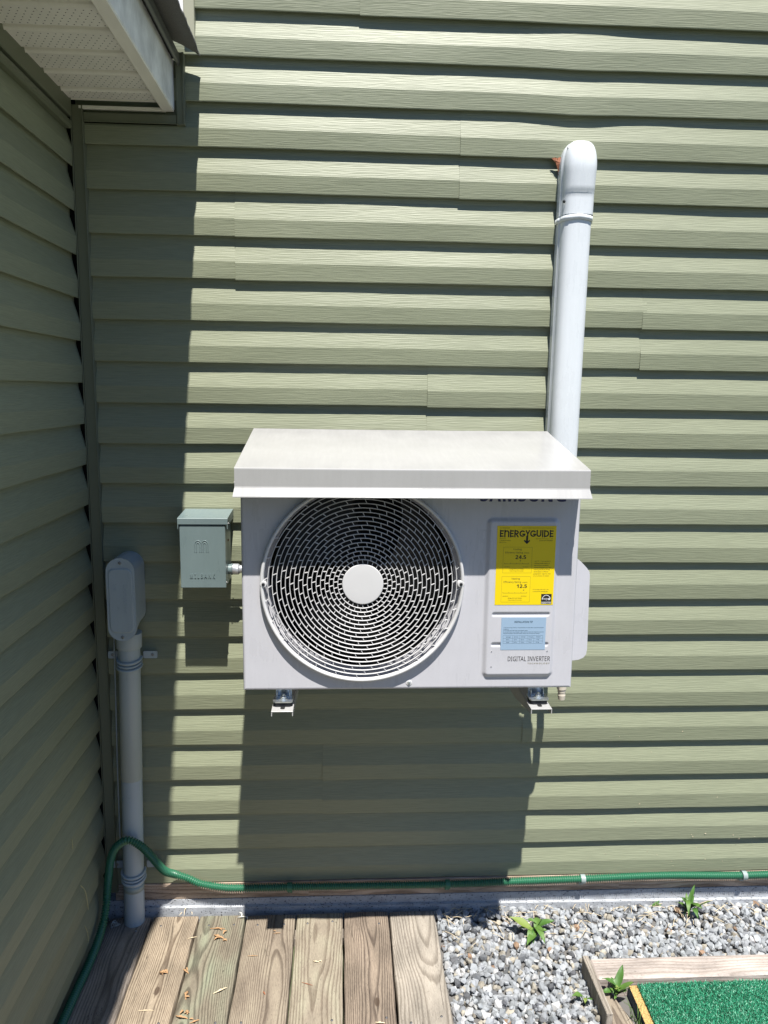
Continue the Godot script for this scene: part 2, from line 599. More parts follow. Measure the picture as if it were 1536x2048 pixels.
# ---------------------------------------------------------------- ground
func ground_and_gravel() -> void:
	var st := mb()
	poly(st, [Vector3(-60, -0.19, -30), Vector3(60, -0.19, -30), Vector3(60, -0.19, 120), Vector3(-60, -0.19, 120)], Vector3.UP)
	var g := part("ground", st, M.ground)
	g.set_meta("kind", "structure")
	st = mb()
	poly(st, [Vector3(0.26, -0.158, -0.02), Vector3(2.9, -0.158, -0.02), Vector3(2.9, -0.158, 2.6), Vector3(0.26, -0.158, 2.6)], Vector3.UP)
	g = part("soil", st, M.soil)
	g.set_meta("kind", "structure")
	# crushed stone
	var ico := []
	var ph := (1.0 + sqrt(5.0)) / 2.0
	for v in [[-1, ph, 0], [1, ph, 0], [-1, -ph, 0], [1, -ph, 0], [0, -1, ph], [0, 1, ph], [0, -1, -ph], [0, 1, -ph], [ph, 0, -1], [ph, 0, 1], [-ph, 0, -1], [-ph, 0, 1]]:
		ico.append(Vector3(v[0], v[1], v[2]).normalized())
	var tris := [0, 11, 5, 0, 5, 1, 0, 1, 7, 0, 7, 10, 0, 10, 11, 1, 5, 9, 5, 11, 4, 11, 10, 2, 10, 7, 6, 7, 1, 8, 3, 9, 4, 3, 4, 2, 3, 2, 6, 3, 6, 8, 3, 8, 9, 4, 9, 5, 2, 4, 11, 6, 2, 10, 8, 6, 7, 9, 8, 1]
	st = mb()
	rng.seed = 77
	for layer in 3:
		var step := 0.0188 if layer < 2 else 0.025
		var nx := int((1.95 - 0.285) / step)
		var nz := int(1.0 / step)
		for ix in nx:
			for iz in nz:
				var p := Vector3(0.302 + (ix + rng.randf_range(-0.6, 0.6)) * step, 0, 0.0 + (iz + rng.randf_range(-0.6, 0.6)) * step)
				if layer == 2 and rng.randf() < 0.35:
					continue
				if p.x > 0.715 and p.z > 0.30:
					continue
				if p.x < 0.306 and p.z > 0.03 or p.z < 0.004:
					continue
				p.y = [-0.1545, -0.1485, -0.1425][layer] + rng.randf_range(-0.004, 0.004) + (0.006 if p.z < 0.05 else 0.0)
				var size := rng.randf_range(0.0075, 0.0165)
				if rng.randf() < 0.06:
					size *= 1.25
				var b := Basis.from_euler(Vector3(rng.randf() * TAU, rng.randf() * TAU, rng.randf() * TAU)) * Basis.from_scale(Vector3(1.0, rng.randf_range(0.5, 0.85), rng.randf_range(0.55, 1.0)) * size)
				var k := rng.randf_range(0.70, 1.22)
				var c := Color(0.285, 0.302, 0.322) * k
				var pick := rng.randf()
				if pick < 0.10:
					c = Color(0.33, 0.305, 0.255) * rng.randf_range(0.7, 1.2)
				elif pick < 0.22:
					c = Color(0.42, 0.425, 0.43) * rng.randf_range(0.85, 1.15)
				elif pick < 0.30:
					c = Color(0.105, 0.11, 0.12) * k
				elif pick < 0.312:
					c = Color(0.25, 0.165, 0.11) * k
				st.set_color(Color(c.r, c.g, c.b))
				var vv := []
				for v: Vector3 in ico:
					vv.append(p + b * (v * rng.randf_range(0.66, 1.15)))
				for t in tris.size() / 3:
					for q in [0, 2, 1]:
						vert(st, vv[tris[3 * t + q]], Vector2.ZERO)
	var gr := part("gravel", st, M.stone)
	gr.set_meta("kind", "stuff")
	tag(gr, "pale grey crushed stone gravel between the deck and the house foundation", "gravel")

# ---------------------------------------------------------------- the wall behind
func back_wall() -> void:
	var w := thing("house_wall", "sage green vinyl sided house wall lit by the sun, behind the air conditioner", "wall", Vector3(0.6, -0.19, -0.02))
	var y0 := 2.4853
	var seams := {-2: 0.9, 0: 0.042, 2: 1.95, 4: 0.32, 6: -0.297, 8: 0.859, 10: 0.244, 12: 1.75, 14: -0.05, 16: 2.1, 18: 0.562, 20: -0.056, 22: 1.7}
	for i in range(-6, 24, 2):
		var o := Vector3(0, y0 - S * i, 0)
		var at: float = seams.get(i, 0.7)
		var bulge := 0.005 if i == 2 else 0.0
		siding_sheet(w, o, Vector3.RIGHT, Vector3.BACK, -0.715, at + 0.012, 0.0, 200 + i, bulge, 0.645)
		siding_sheet(w, o + Vector3(0, -0.0028, 0), Vector3.RIGHT, Vector3.BACK, at, 3.0, 0.0019, 300 + i, bulge, 0.645)
	var st := mb()
	rbox(st, Vector3(-1.4, -0.05, -0.12), Vector3(3.0, 3.3, -0.019), 0.001)
	part("sheathing", st, M.dark, w)
	# corner post with its two thin nailing returns
	st = mb()
	rbox(st, Vector3(-0.7185, -0.052, -0.016), Vector3(-0.6915, 2.236, 0.010), 0.0012)
	rbox(st, Vector3(-0.6925, -0.052, -0.016), Vector3(-0.6895, 2.236, 0.0125), 0.0008)
	rbox(st, Vector3(-0.7215, -0.052, -0.016), Vector3(-0.7188, 2.236, 0.0135), 0.0006)
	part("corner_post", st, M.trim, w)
	# channel round the end of the eave
	st = mb()
	rbox(st, Vector3(-0.6885, 2.194, -0.016), Vector3(-0.444, 2.2175, 0.009), 0.001)
	rbox(st, Vector3(-0.6885, 2.194, -0.016), Vector3(-0.444, 2.1965, 0.0115), 0.0006)
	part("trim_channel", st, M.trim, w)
	st = mb()
	rbox(st, Vector3(-0.4435, 2.193, -0.016), Vector3(-0.4235, 2.372, 0.0115), 0.001)
	rbox(st, Vector3(-0.4800, 2.2200, -0.016), Vector3(-0.4437, 2.405, -0.001), 0.001)
	rbox(st, Vector3(-0.4265, 2.193, -0.016), Vector3(-0.4215, 2.372, 0.0145), 0.0008)
	part("trim_channel", st, M.trim, w)
	st = mb()
	rbox(st, Vector3(-0.4195, 2.40, -0.016), Vector3(-0.3915, 3.2, 0.010), 0.0015)
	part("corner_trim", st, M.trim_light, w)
	st = mb()
	rbox(st, Vector3(-0.445, 2.41, -0.016), Vector3(-0.4205, 3.2, 0.004), 0.001)
	part("white_flashing", st, M.white_ink, w)
	# sill board under the siding
	st = mb()
	uvx = Transform2D(Vector2(0, 1), Vector2(1, 0), Vector2(0.02, 0.1))
	rbox(st, Vector3(-0.70, -0.0855, -0.05), Vector3(3.0, -0.0315, 0.0005), 0.002)
	part("sill_board", st, M.sill, w)
	# concrete, the lower lift standing a little proud
	st = mb()
	rbox(st, Vector3(-1.2, -0.4, -0.2), Vector3(3.0, -0.0862, 0.0015), 0.001)
	part("foundation", st, M.concrete, w)
	st = mb()
	poly(st, [Vector3(-0.70, -0.30, 0.011), Vector3(-0.70, -0.106, 0.011), Vector3(3.0, -0.141, 0.011), Vector3(3.0, -0.30, 0.011)], Vector3.BACK)
	poly(st, [Vector3(-0.70, -0.106, 0.011), Vector3(-0.70, -0.104, 0.0018), Vector3(3.0, -0.139, 0.0018), Vector3(3.0, -0.141, 0.011)], Vector3.UP)
	part("foundation_ledge", st, M.concrete, w)
	# bits of plant matter stuck on the boards at the lower right
	st = mb()
	rng.seed = 5
	for k in 46:
		var x := rng.randf_range(0.75, 1.35)
		var y := rng.randf_range(-0.01, 0.24) if k < 36 else rng.randf_range(0.2, 0.5)
		var row := fposmod(y - (y0 - 22 * S), S)
		var dep := 0.0006 if row < 0.047 else -(row - 0.047) * 0.24
		if row > 0.085:
			continue
		var r := rng.randf_range(0.0007, 0.0019)
		var a := rng.randf() * PI
		var dx := Vector3(cos(a), sin(a), 0) * r * 1.6
		var dy := Vector3(-sin(a), cos(a), 0) * r * 0.7
		var c := Vector3(x, y, dep + 0.0022)
		poly(st, [c - dx, c - dy + Vector3(0, 0, 0.0007), c + dx, c + dy], Vector3.BACK)
	part("plant_fleck", st, M.husk_pale, w, "stuff")

# ---------------------------------------------------------------- the wing on the left with its eave
func left_wing() -> void:
	var w := thing("house_wing", "shaded olive vinyl sided house wing on the left with white soffit and shingled eave", "house", Vector3(-0.8, -0.19, 1.2))
	var yl := 2.0823
	for i in range(1, 22, 2):
		siding_sheet(w, Vector3(-0.7226, yl - S * i, 0), Vector3.BACK, Vector3.RIGHT, 0.003, 3.4, 0.0, 400 + i)
	var st := mb()
	rbox(st, Vector3(-0.86, -0.4, -0.02), Vector3(-0.741, 2.30, 3.4), 0.001)
	part("sheathing", st, M.dark, w)
	# top trim: flat frieze and a rounded undersill bead below it
	st = mb()
	rbox(st, Vector3(-0.75, 2.203, 0.013), Vector3(-0.7165, 2.252, 3.4), 0.002)
	part("frieze_trim", st, M.trim, w)
	st = mb()
	rbox(st, Vector3(-0.745, 2.172, 0.016), Vector3(-0.7145, 2.194, 3.4), 0.005)
	part("undersill_trim", st, M.trim, w)
	# soffit: panels across the eave with grooves between, holes punched in rows
	var sy := 2.245
	var holes := mb()
	for k in 29:
		var z0 := 0.012 + 0.078 if k == 0 else 0.012 + 0.078 + (k - 1) * 0.1115 + 0.1115
		var z1 := 0.012 + 0.078 + k * 0.1115 + 0.1115
		if k == 0:
			z0 = 0.012
			z1 = 0.090
		else:
			z0 = 0.090 + (k - 1) * 0.1115
			z1 = z0 + 0.1115
		st = mb()
		var pr := [[z0, sy + 0.001], [z0 + 0.002, sy + 0.0105], [z0 + 0.013, sy + 0.0105], [z0 + 0.018, sy], [z1 - 0.008, sy], [z1 - 0.004, sy - 0.0035], [z1, sy + 0.001]]
		for j in pr.size() - 1:
			poly(st, [Vector3(-0.722, pr[j][1], pr[j][0]), Vector3(-0.468, pr[j][1], pr[j][0]), Vector3(-0.468, pr[j + 1][1], pr[j + 1][0]), Vector3(-0.722, pr[j + 1][1], pr[j + 1][0])], Vector3.DOWN)
		part("soffit_panel", st, M.soffit, w)
		if k < 10:
			for r in 6 if k > 0 else 4:
				var zz := z0 + 0.0255 + r * 0.0128
				if zz > z1 - 0.009:
					continue
				for c in 15:
					var xx := -0.703 + c * 0.0158 + (0.0079 if r % 2 else 0.0)
					if xx > -0.485:
						continue
					lathe(holes, Vector3(xx, sy - 0.0005, zz), Vector3.DOWN, [Vector2(0.0016, 0.0), Vector2(0.00001, 0.0001)], 6)
	part("soffit_hole", holes, M.dark, w, "stuff")
	st = mb()
	rbox(st, Vector3(-0.70, 2.226, -0.002), Vector3(-0.474, 2.2345, 0.0105), 0.001)
	part("soffit_channel", st, M.soffit, w)
	# fascia with its bottom return
	st = mb()
	rbox(st, Vector3(-0.4815, 2.2265, 0.002), Vector3(-0.4515, 2.2305, 3.4), 0.0008)
	rbox(st, Vector3(-0.4815, 2.2305, 0.002), Vector3(-0.478, 2.2435, 3.4), 0.0008)
	part("fascia_return", st, M.soffit, w)
	st = mb()
	rbox(st, Vector3(-0.470, 2.2310, 0.001), Vector3(-0.4505, 2.357, 3.4), 0.0012)
	part("fascia_board", st, M.fascia, w)
	# metal drip edge under the shingles
	st = mb()
	var de := PackedVector2Array([Vector2(-0.437, 2.336), Vector2(-0.4345, 2.336), Vector2(-0.431, 2.341), Vector2(-0.431, 2.364), Vector2(-0.70, 2.478), Vector2(-0.70, 2.475), Vector2(-0.4345, 2.361), Vector2(-0.4345, 2.343), Vector2(-0.437, 2.339)])
	extrude(st, de, func(u, v, t): return Vector3(u, v, t), 0.016, 3.4)
	part("drip_edge", st, M.drip, w)
	st = mb()
	rbox(st, Vector3(-0.452, 2.352, 0.02), Vector3(-0.4375, 2.362, 3.4), 0.0008)
	part("edge_batten", st, M.dark, w)
	# shingles overhanging the edge, a little wavy and frayed
	rng.seed = 21
	var sn := noise(61, 1.0, 3)
	for k in 11:
		var z0 := 0.018 + k * 0.312
		var z1 := z0 + 0.310
		st = mb()
		var top := []
		var nz := 22
		var f := func(i: int, j: int) -> Vector3:
			var z := z0 + (z1 - z0) * j / nz
			var t := i / 6.0
			var x := lerpf(-0.3755 - absf(sn.get_noise_1d(z * 60.0)) * 0.006 - clampf((z - 0.95) * 0.12, 0.0, 0.045), -0.80, t * t)
			var y := 2.3655 + (-0.3755 - x) * 0.42 + sn.get_noise_2d(z * 9.0, x * 4.0) * 0.004
			if t < 0.3 and z < 0.07:
				y -= (0.07 - z) * 0.12 * (0.3 - t) * 3.3
			return Vector3(x, y, z)
		grid(st, 6, nz, f, func(i, j): return Vector2(i * 0.08, z0 + j * 0.014))
		grid(st, 6, nz, func(i, j): return f.call(i, j) + Vector3(0, 0.0048, 0), func(i, j): return Vector2(i * 0.08, z0 + j * 0.014), 2)
		grid(st, 1, nz, func(i, j): return f.call(0, j) + Vector3(0, 0.0048 * i, 0), func(i, j): return Vector2(i * 0.01, z0 + j * 0.014), 3)
		for e in [0, nz]:
			grid(st, 6, 1, func(i, j): return f.call(i, e) + Vector3(0, 0.0048 * j, 0), func(i, j): return Vector2(i * 0.08, j * 0.01), 4 + e)
		part("shingle", st, M.shingle, w)
	st = mb()
	poly(st, [Vector3(-0.60, 2.455, 0.0), Vector3(-0.60, 2.455, 3.4), Vector3(-2.4, 3.21, 3.4), Vector3(-2.4, 3.21, 0.0)], Vector3.UP)
	part("roof_slope", st, M.shingle, w)

# ---------------------------------------------------------------- deck of seven boards
func deck() -> void:
	var d := thing("deck", "weathered wooden deck of seven boards at the foot of the house wall", "deck", Vector3(-0.22, -0.19, 1.0))
	var edges := [-0.731, -0.582, -0.437, -0.291, -0.1365, 0.0105, 0.1525, 0.2985]
	var back := [0.030, 0.031, 0.032, 0.033, 0.032, 0.029, 0.030]
	rng.seed = 3
	for k in 7:
		var a: float = edges[k] + 0.0026
		var b: float = edges[k + 1] - 0.0026
		var nn := noise(500 + k, 1.0, 2)
		var st := mb()
		var y := -0.1245 + rng.randf_range(-0.0015, 0.0012)
		var nz := 60
		var z1 := 2.9
		# cross-section with eased edges; long edges wander slightly
		var sec := [Vector2(0, -0.038), Vector2(0, -0.0035), Vector2(0.0012, -0.0012), Vector2(0.0035, 0.0), Vector2(0.25, 0.0006), Vector2(0.5, 0.0009), Vector2(0.75, 0.0006), Vector2(-0.0035, 0.0), Vector2(-0.0012, -0.0012), Vector2(-0.00001, -0.0035), Vector2(-0.00001, -0.038)]
		var f := func(i: int, j: int) -> Vector3:
			var z := lerpf(back[k], z1, pow(float(j) / nz, 1.6))
			var s: Vector2 = sec[i]
			var left := a + nn.get_noise_1d(z * 6.0) * 0.0022
			var right := b + nn.get_noise_1d(z * 6.0 + 50.0) * 0.0022
			if k == 0:
				left += maxf(0.0, 0.05 - (z - 0.03)) * 0.5   # broken back corner
			var x := 0.0
			if i <= 3:
				x = left + s.x
			elif i >= 7:
				x = right + s.x
			else:
				x = lerpf(left, right, s.x)
			return Vector3(x, y + s.y + nn.get_noise_2d(x * 20.0, z * 3.0) * 0.0012, z)
		grid(st, sec.size() - 1, nz, f, func(i, j):
			var p: Vector3 = f.call(i, j)
			return Vector2(p.x - (a + b) / 2 + 0.073, p.z + 0.03))
		var cap := []
		for i in sec.size():
			cap.append(f.call(i, 0))
		var left_end := [cap[0], cap[1], cap[2], cap[3], cap[4], cap[5], cap[6], cap[7], cap[8], cap[9], cap[10]]
		poly(st, left_end, Vector3.FORWARD)
		var plank := part("plank", st, M.wood[k], d)
		for sp in [[0.24, 0.075], [0.78, 0.082], [0.22, 0.452], [0.8, 0.448]]:
			if rng.randf() < 0.8:
				screw("screw", plank, Vector3(lerpf(a, b, sp[0]), y + 0.0008, sp[1] + rng.randf_range(-0.012, 0.012)), Vector3.UP, 0.0034, M.steel)
	var jst := mb()
	rbox(jst, Vector3(-0.72, -0.20, 0.05), Vector3(0.29, -0.163, 0.09), 0.002)
	part("joist", jst, M.wood[0], d)
	jst = mb()
	rbox(jst, Vector3(-0.72, -0.20, 0.43), Vector3(0.29, -0.163, 0.47), 0.002)
	part("joist", jst, M.wood[0], d)

# ---------------------------------------------------------------- timber edging and green turf platform
func wood_box(st: SurfaceTool, a: Vector3, b: Vector3, r: float, along_x: bool, off := Vector2.ZERO) -> void:
	uvx = Transform2D(Vector2(0, 1), Vector2(1, 0), off) if along_x else Transform2D(Vector2(1, 0), Vector2(0, 1), off)
	rbox(st, a, b, r)

func turf_bed() -> void:
	var t := thing("timber_edging", "pale weathered timber frame of thick boards bordering the green turf", "edging", Vector3(1.0, -0.19, 0.33))
	var st := mb()
	wood_box(st, Vector3(0.7135, -0.185, 0.281), Vector3(1.95, -0.100, 0.3585), 0.005, true, Vector2(0.0, 0.2))
	part("back_board", st, M.timber, t)
	st = mb()
	wood_box(st, Vector3(0.6945, -0.195, 0.277), Vector3(0.7115, -0.094, 0.486), 0.002, false, Vector2(0.3, 0.1))
	var sb := part("side_board", st, M.wood[6], t)
	sb.rotation.y = 0.0
	st = mb()
	uvx = Transform2D(Vector2(1, 0), Vector2(0, 1), Vector2(0.1, 0.4))
	var pl := [Vector3(0.716, -0.128, 0.362), Vector3(0.741, -0.128, 0.362), Vector3(0.790, -0.134, 0.56), Vector3(0.700, -0.134, 0.56)]
	poly(st, pl, Vector3.UP)
	for i in 4:
		var a: Vector3 = pl[i]
		var b: Vector3 = pl[(i + 1) % 4]
		poly(st, [a, b, b + Vector3(0, -0.04, 0), a + Vector3(0, -0.04, 0)], Vector3(b.z - a.z, 0, a.x - b.x))
	part("inner_board", st, M.wood[3], t)
	var p := thing("turf_platform", "low platform of board with a bare yellow edge, carpeted in bright green artificial turf", "artificial turf", Vector3(1.3, -0.19, 0.6))
	st = mb()
	var y := -0.122
	poly(st, [Vector3(0.801, y, 0.3625), Vector3(1.95, y, 0.3625), Vector3(1.95, y, 0.95), Vector3(0.779, y, 0.95)], Vector3.UP)
	part("board_top", st, M.osb, p)
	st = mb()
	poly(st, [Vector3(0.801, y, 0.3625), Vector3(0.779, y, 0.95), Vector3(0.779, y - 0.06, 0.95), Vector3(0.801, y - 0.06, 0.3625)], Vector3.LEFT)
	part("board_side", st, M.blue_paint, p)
	st = mb()
	var ty := y + 0.005
	var tl := [Vector3(0.8235, ty, 0.364), Vector3(1.95, ty, 0.364), Vector3(1.95, ty, 0.95), Vector3(0.8005, ty, 0.95)]
	poly(st, tl, Vector3.UP)
	poly(st, [tl[0], tl[3], tl[3] + Vector3(0, -0.0046, 0), tl[0] + Vector3(0, -0.0046, 0)], Vector3.LEFT)
	part("turf_backing", st, M.turf_base, p)
	# blades
	var bm := mb()
	poly(bm, [Vector3(-0.0008, 0, 0), Vector3(0.0008, 0, 0), Vector3(0.0010, 0.0045, 0.0010), Vector3(-0.0006, 0.0045, 0.0010)], Vector3.BACK)
	poly(bm, [Vector3(-0.0006, 0.0045, 0.0010), Vector3(0.0010, 0.0045, 0.0010), Vector3(0.0006, 0.0078, 0.0036)], Vector3.BACK)
	bm.generate_normals()
	var blade := bm.commit()
	var gm := mat(Color.WHITE, 0.42)
	gm.vertex_color_use_as_albedo = true
	blade.surface_set_material(0, gm)
	var mm := MultiMesh.new()
	mm.transform_format = MultiMesh.TRANSFORM_3D
	mm.use_colors = true
	mm.mesh = blade
	mm.instance_count = 60000
	rng.seed = 42
	for k in 60000:
		var z := rng.randf_range(0.364, 0.80)
		var x := rng.randf_range(0.8235 - (z - 0.364) * 0.0392, 1.5)
		var b := Basis.from_euler(Vector3(rng.randf_range(-0.55, 0.55), rng.randf() * TAU, rng.randf_range(-0.55, 0.55))) * Basis.from_scale(Vector3(1, rng.randf_range(0.7, 1.15), 1))
		mm.set_instance_transform(k, Transform3D(b, Vector3(x, ty, z) - Vector3(1.3, -0.19, 0.6)))
		var c := Color(0.034, 0.255, 0.140) * rng.randf_range(0.55, 1.45)
		if rng.randf() < 0.10:
			c = Color(0.20, 0.48, 0.34)
		mm.set_instance_color(k, c)
	var mi := MultiMeshInstance3D.new()
	mi.name = "turf_blade"
	mi.multimesh = mm
	mi.set_meta("kind", "stuff")
	p.add_child(mi)

# ---------------------------------------------------------------- the outdoor unit
const AX0 := -0.2366
const AX1 := 0.5705
const AY0 := 0.777
const AY1 := 1.325
const AZ := 0.435
func outdoor_unit() -> void:
	var u := thing("air_conditioner", "white outdoor air conditioner with round fan grille, yellow and blue stickers, on green wall", "air conditioner", Vector3(0.167, 0.777, 0.29))
	var r := 0.007
	var cx := 0.0505
	var cy := 1.0450
	var hole := 0.2360
	# cabinet sides, top, bottom and back
	var st := mb()
	var zb := 0.150
	var zf := AZ - r
	poly(st, [Vector3(AX0, AY0, zb), Vector3(AX0, AY1, zb), Vector3(AX0, AY1, zf), Vector3(AX0, AY0, zf)], Vector3.LEFT)
	poly(st, [Vector3(AX1, AY0, zb), Vector3(AX1, AY1, zb), Vector3(AX1, AY1, zf), Vector3(AX1, AY0, zf)], Vector3.RIGHT)
	poly(st, [Vector3(AX0, AY1, zb), Vector3(AX1, AY1, zb), Vector3(AX1, AY1, zf), Vector3(AX0, AY1, zf)], Vector3.UP)
	poly(st, [Vector3(AX0, AY0, zb), Vector3(AX1, AY0, zb), Vector3(AX1, AY0, zf), Vector3(AX0, AY0, zf)], Vector3.DOWN)
	poly(st, [Vector3(AX0, AY0, zb), Vector3(AX1, AY0, zb), Vector3(AX1, AY1, zb), Vector3(AX0, AY1, zb)], Vector3.FORWARD)
	part("cabinet", st, M.white, u)
	# front panel: rolled rim, plain field with a round opening, pressed plate on the right
	st = mb()
	var corners := [Vector2(AX0, AY0), Vector2(AX1, AY0), Vector2(AX1, AY1), Vector2(AX0, AY1)]
	for i in 4:
		var a: Vector2 = corners[i]
		var b: Vector2 = corners[(i + 1) % 4]
		var mid := Vector2((AX0 + AX1) / 2, (AY0 + AY1) / 2)
		var ia := a + (mid - a).sign() * r
		var ib := b + (mid - b).sign() * r
		grid(st, 1, 6, func(k, j):
			var t := float(j) / 6 * PI / 2
			var o: Vector2 = (a if k == 0 else b).lerp(ia if k == 0 else ib, 1.0 - cos(t))
			return Vector3(o.x, o.y, zf + r * sin(t)), func(k, j): return Vector2(k, j), 10 + i)
	var xs := 0.3349
	var rx0 := AX0 + r
	var ry0 := AY0 + r
	var ry1 := AY1 - r
	var angs := []
	for k in 144:
		angs.append(TAU * k / 144)
	for c in [[rx0, ry0], [xs, ry0], [xs, ry1], [rx0, ry1]]:
		angs.append(fposmod(atan2(c[1] - cy, c[0] - cx), TAU))
	angs.sort()
	var outer := func(t: float) -> Vector3:
		var dx := cos(t)
		var dy := sin(t)
		var m := 9.0
		if absf(dx) > 1e-6:
			m = minf(m, ((xs if dx > 0 else rx0) - cx) / dx)
		if absf(dy) > 1e-6:
			m = minf(m, ((ry1 if dy > 0 else ry0) - cy) / dy)
		return Vector3(cx + dx * m, cy + dy * m, AZ)
	for k in angs.size():
		var t0: float = angs[k]
		var t1: float = angs[(k + 1) % angs.size()]
		if absf(t1 - t0) < 1e-5:
			continue
		var i0 := Vector3(cx + cos(t0) * hole, cy + sin(t0) * hole, AZ)
		var i1 := Vector3(cx + cos(t1) * hole, cy + sin(t1) * hole, AZ)
		poly(st, [i0, outer.call(t0), outer.call(t1), i1], Vector3.BACK)
	var hgt := func(x: float, y: float) -> float:
		var q := Vector2(absf(x - 0.4325) - 0.0895 + 0.016, absf(y - 1.006) - 0.2005 + 0.016)
		var d := Vector2(maxf(q.x, 0), maxf(q.y, 0)).length() + minf(maxf(q.x, q.y), 0.0) - 0.016
		var h := 0.0072 * smoothstep(0.0, 1.0, clampf(-d / 0.0125, 0, 1))
		for gy in [0.9685, 0.8925]:
			var ex := maxf(0.0, absf(x - 0.4345) - 0.066)
			var dd := Vector2(ex, y - gy).length()
			h -= 0.0034 * (1.0 - smoothstep(0.0012, 0.0058, dd))
		return h
	var nx := 118
	var ny := 268
	grid(st, nx, ny, func(i, j):
		var x := lerpf(xs, AX1 - r, float(i) / nx)
		var y := lerpf(ry0, ry1, float(j) / ny)
		return Vector3(x, y, AZ + hgt.call(x, y)), func(i, j): return Vector2(i, j), 2)
	part("front_panel", st, M.white, u)
	var pz := AZ + 0.0072
	# little drain dimples on the plate
	for p in [[0.3655, 0.875], [0.503, 0.875], [0.366, 0.836]]:
		st = mb()
		lathe(st, Vector3(p[0], p[1], pz), Vector3.BACK, [Vector2(0.0016, 0.0), Vector2(0.0012, 0.0009), Vector2(0.00001, 0.0004)], 10)
		part("plate_dimple", st, M.steel, u)
	# fan: housing, hub, blades
	st = mb()
	lathe(st, Vector3(cx, cy, 0.0), Vector3.BACK, [Vector2(hole, AZ - 0.001), Vector2(0.228, AZ - 0.016), Vector2(0.226, AZ - 0.055)], 96, true)
	part("fan_shroud", st, M.white, u)
	st = mb()
	lathe(st, Vector3(cx, cy, 0.0), Vector3.BACK, [Vector2(0.2262, AZ - 0.055), Vector2(0.233, AZ - 0.09), Vector2(0.233, 0.20), Vector2(0.00001, 0.20)], 48)
	part("condenser_coil", st, M.coil, u)
	var fan := mb()
	lathe(fan, Vector3(cx, cy, 0.0), Vector3.BACK, [Vector2(0.055, 0.30), Vector2(0.055, 0.375), Vector2(0.045, 0.382), Vector2(0.00001, 0.384)], 32)
	var fp := part("fan_hub", fan, M.fan, u)
	for b in 3:
		st = mb()
		grid(st, 16, 8, func(i, j):
			var rr := lerpf(0.054, 0.218, float(j) / 8)
			var span := lerpf(1.05, 1.5, float(j) / 8)
			var t := TAU * b / 3 + (float(i) / 16 - 0.5) * span + float(j) * 0.05
			return Vector3(cx + cos(t) * rr, cy + sin(t) * rr, 0.345 + (float(i) / 16 - 0.5) * 0.06), func(i, j): return Vector2(i, j))
		part("fan_blade", st, M.fan, fp)
	# grille
	var gz := AZ + 0.011
	st = mb()
	lathe(st, Vector3(cx, cy, 0.0), Vector3.BACK, [Vector2(0.2440, AZ - 0.001), Vector2(0.2432, gz - 0.001), Vector2(0.2424, gz + 0.0022), Vector2(0.2404, gz + 0.0040), Vector2(0.2376, gz + 0.0042), Vector2(0.2354, gz + 0.0026), Vector2(0.2342, gz - 0.001), Vector2(0.2335, gz - 0.0075)], 120, true)
	var gr := part("grille", st, M.white_grille, u)
	st = mb()
	lathe(st, Vector3(cx, cy, 0.0), Vector3.BACK, [Vector2(0.0478, gz - 0.006), Vector2(0.0492, gz), Vector2(0.0486, gz + 0.0012), Vector2(0.0476, gz + 0.0018), Vector2(0.0470, gz + 0.00185), Vector2(0.02, gz + 0.0019), Vector2(0.00001, gz + 0.0019)], 64, true)
	part("grille_hub", st, M.white_grille, gr)
	var spokes := mb()
	var rings := 17
	var step := (0.2350 - 0.0490) / (rings + 1)
	for k in rings + 1:
		var r0 := 0.0490 + step * k
		if k > 0:
			st = mb()
			var h := 0.00085
			lathe(st, Vector3(cx, cy, 0.0), Vector3.BACK, [Vector2(r0 - h, gz - 0.0045), Vector2(r0 - h, gz - 0.0006), Vector2(r0, gz), Vector2(r0 + h, gz - 0.0006), Vector2(r0 + h, gz - 0.0045), Vector2(r0 - h, gz - 0.0045)], 112, false)
			part("grille_ring", st, M.white_grille, gr)
		var n := 28
		for s in n:
			var t := TAU * (s + (0.5 if k % 2 else 0.0) + 0.13 * k) / n
			var ra := r0 + 0.0008
			var rb := r0 + step - 0.0008
			var lean := 0.022
			var pa := Vector3(cx + cos(t) * ra, cy + sin(t) * ra, 0)
			var pb := Vector3(cx + cos(t + lean) * rb, cy + sin(t + lean) * rb, 0)
			var d := (pb - pa).normalized()
			var sd := Vector3(-d.y, d.x, 0) * 0.00068
			var z0 := Vector3(0, 0, gz - 0.005)
			var z1 := Vector3(0, 0, gz - 0.0009)
			poly(spokes, [pa - sd + z1, pa + sd + z1, pb + sd + z1, pb - sd + z1], Vector3.BACK)
			poly(spokes, [pa - sd + z0, pa - sd + z1, pb - sd + z1, pb - sd + z0], -sd)
			poly(spokes, [pa + sd + z0, pa + sd + z1, pb + sd + z1, pb + sd + z0], sd)
	part("grille_spoke", spokes, M.white_grille, gr, "stuff")
	for sx in [-1.0, 1.0]:
		var c := Vector3(cx + sx * 0.2345, cy + 0.0005, 0)
		st = mb()
		lathe(st, c, Vector3.BACK, [Vector2(0.0085, AZ + 0.001), Vector2(0.0082, gz + 0.0032), Vector2(0.0070, gz + 0.0044), Vector2(0.00001, gz + 0.0045)], 24)
		part("screw_boss", st, M.white_grille, gr)
		screw("screw", gr, c + Vector3(0, 0, gz + 0.0047), Vector3.BACK, 0.0040, M.rubber)
	st = mb()
	lathe(st, Vector3(0.166, 0.794, AZ), Vector3.BACK, [Vector2(0.0082, 0.0002), Vector2(0.0065, 0.0012), Vector2(0.00001, 0.0012)], 20)
	part("screw_washer", st, M.white_grille, u)
	screw("screw", u, Vector3(0.166, 0.794, AZ + 0.0012), Vector3.BACK, 0.0042, M.zinc)
	# valve cover on the right end
	st = mb()
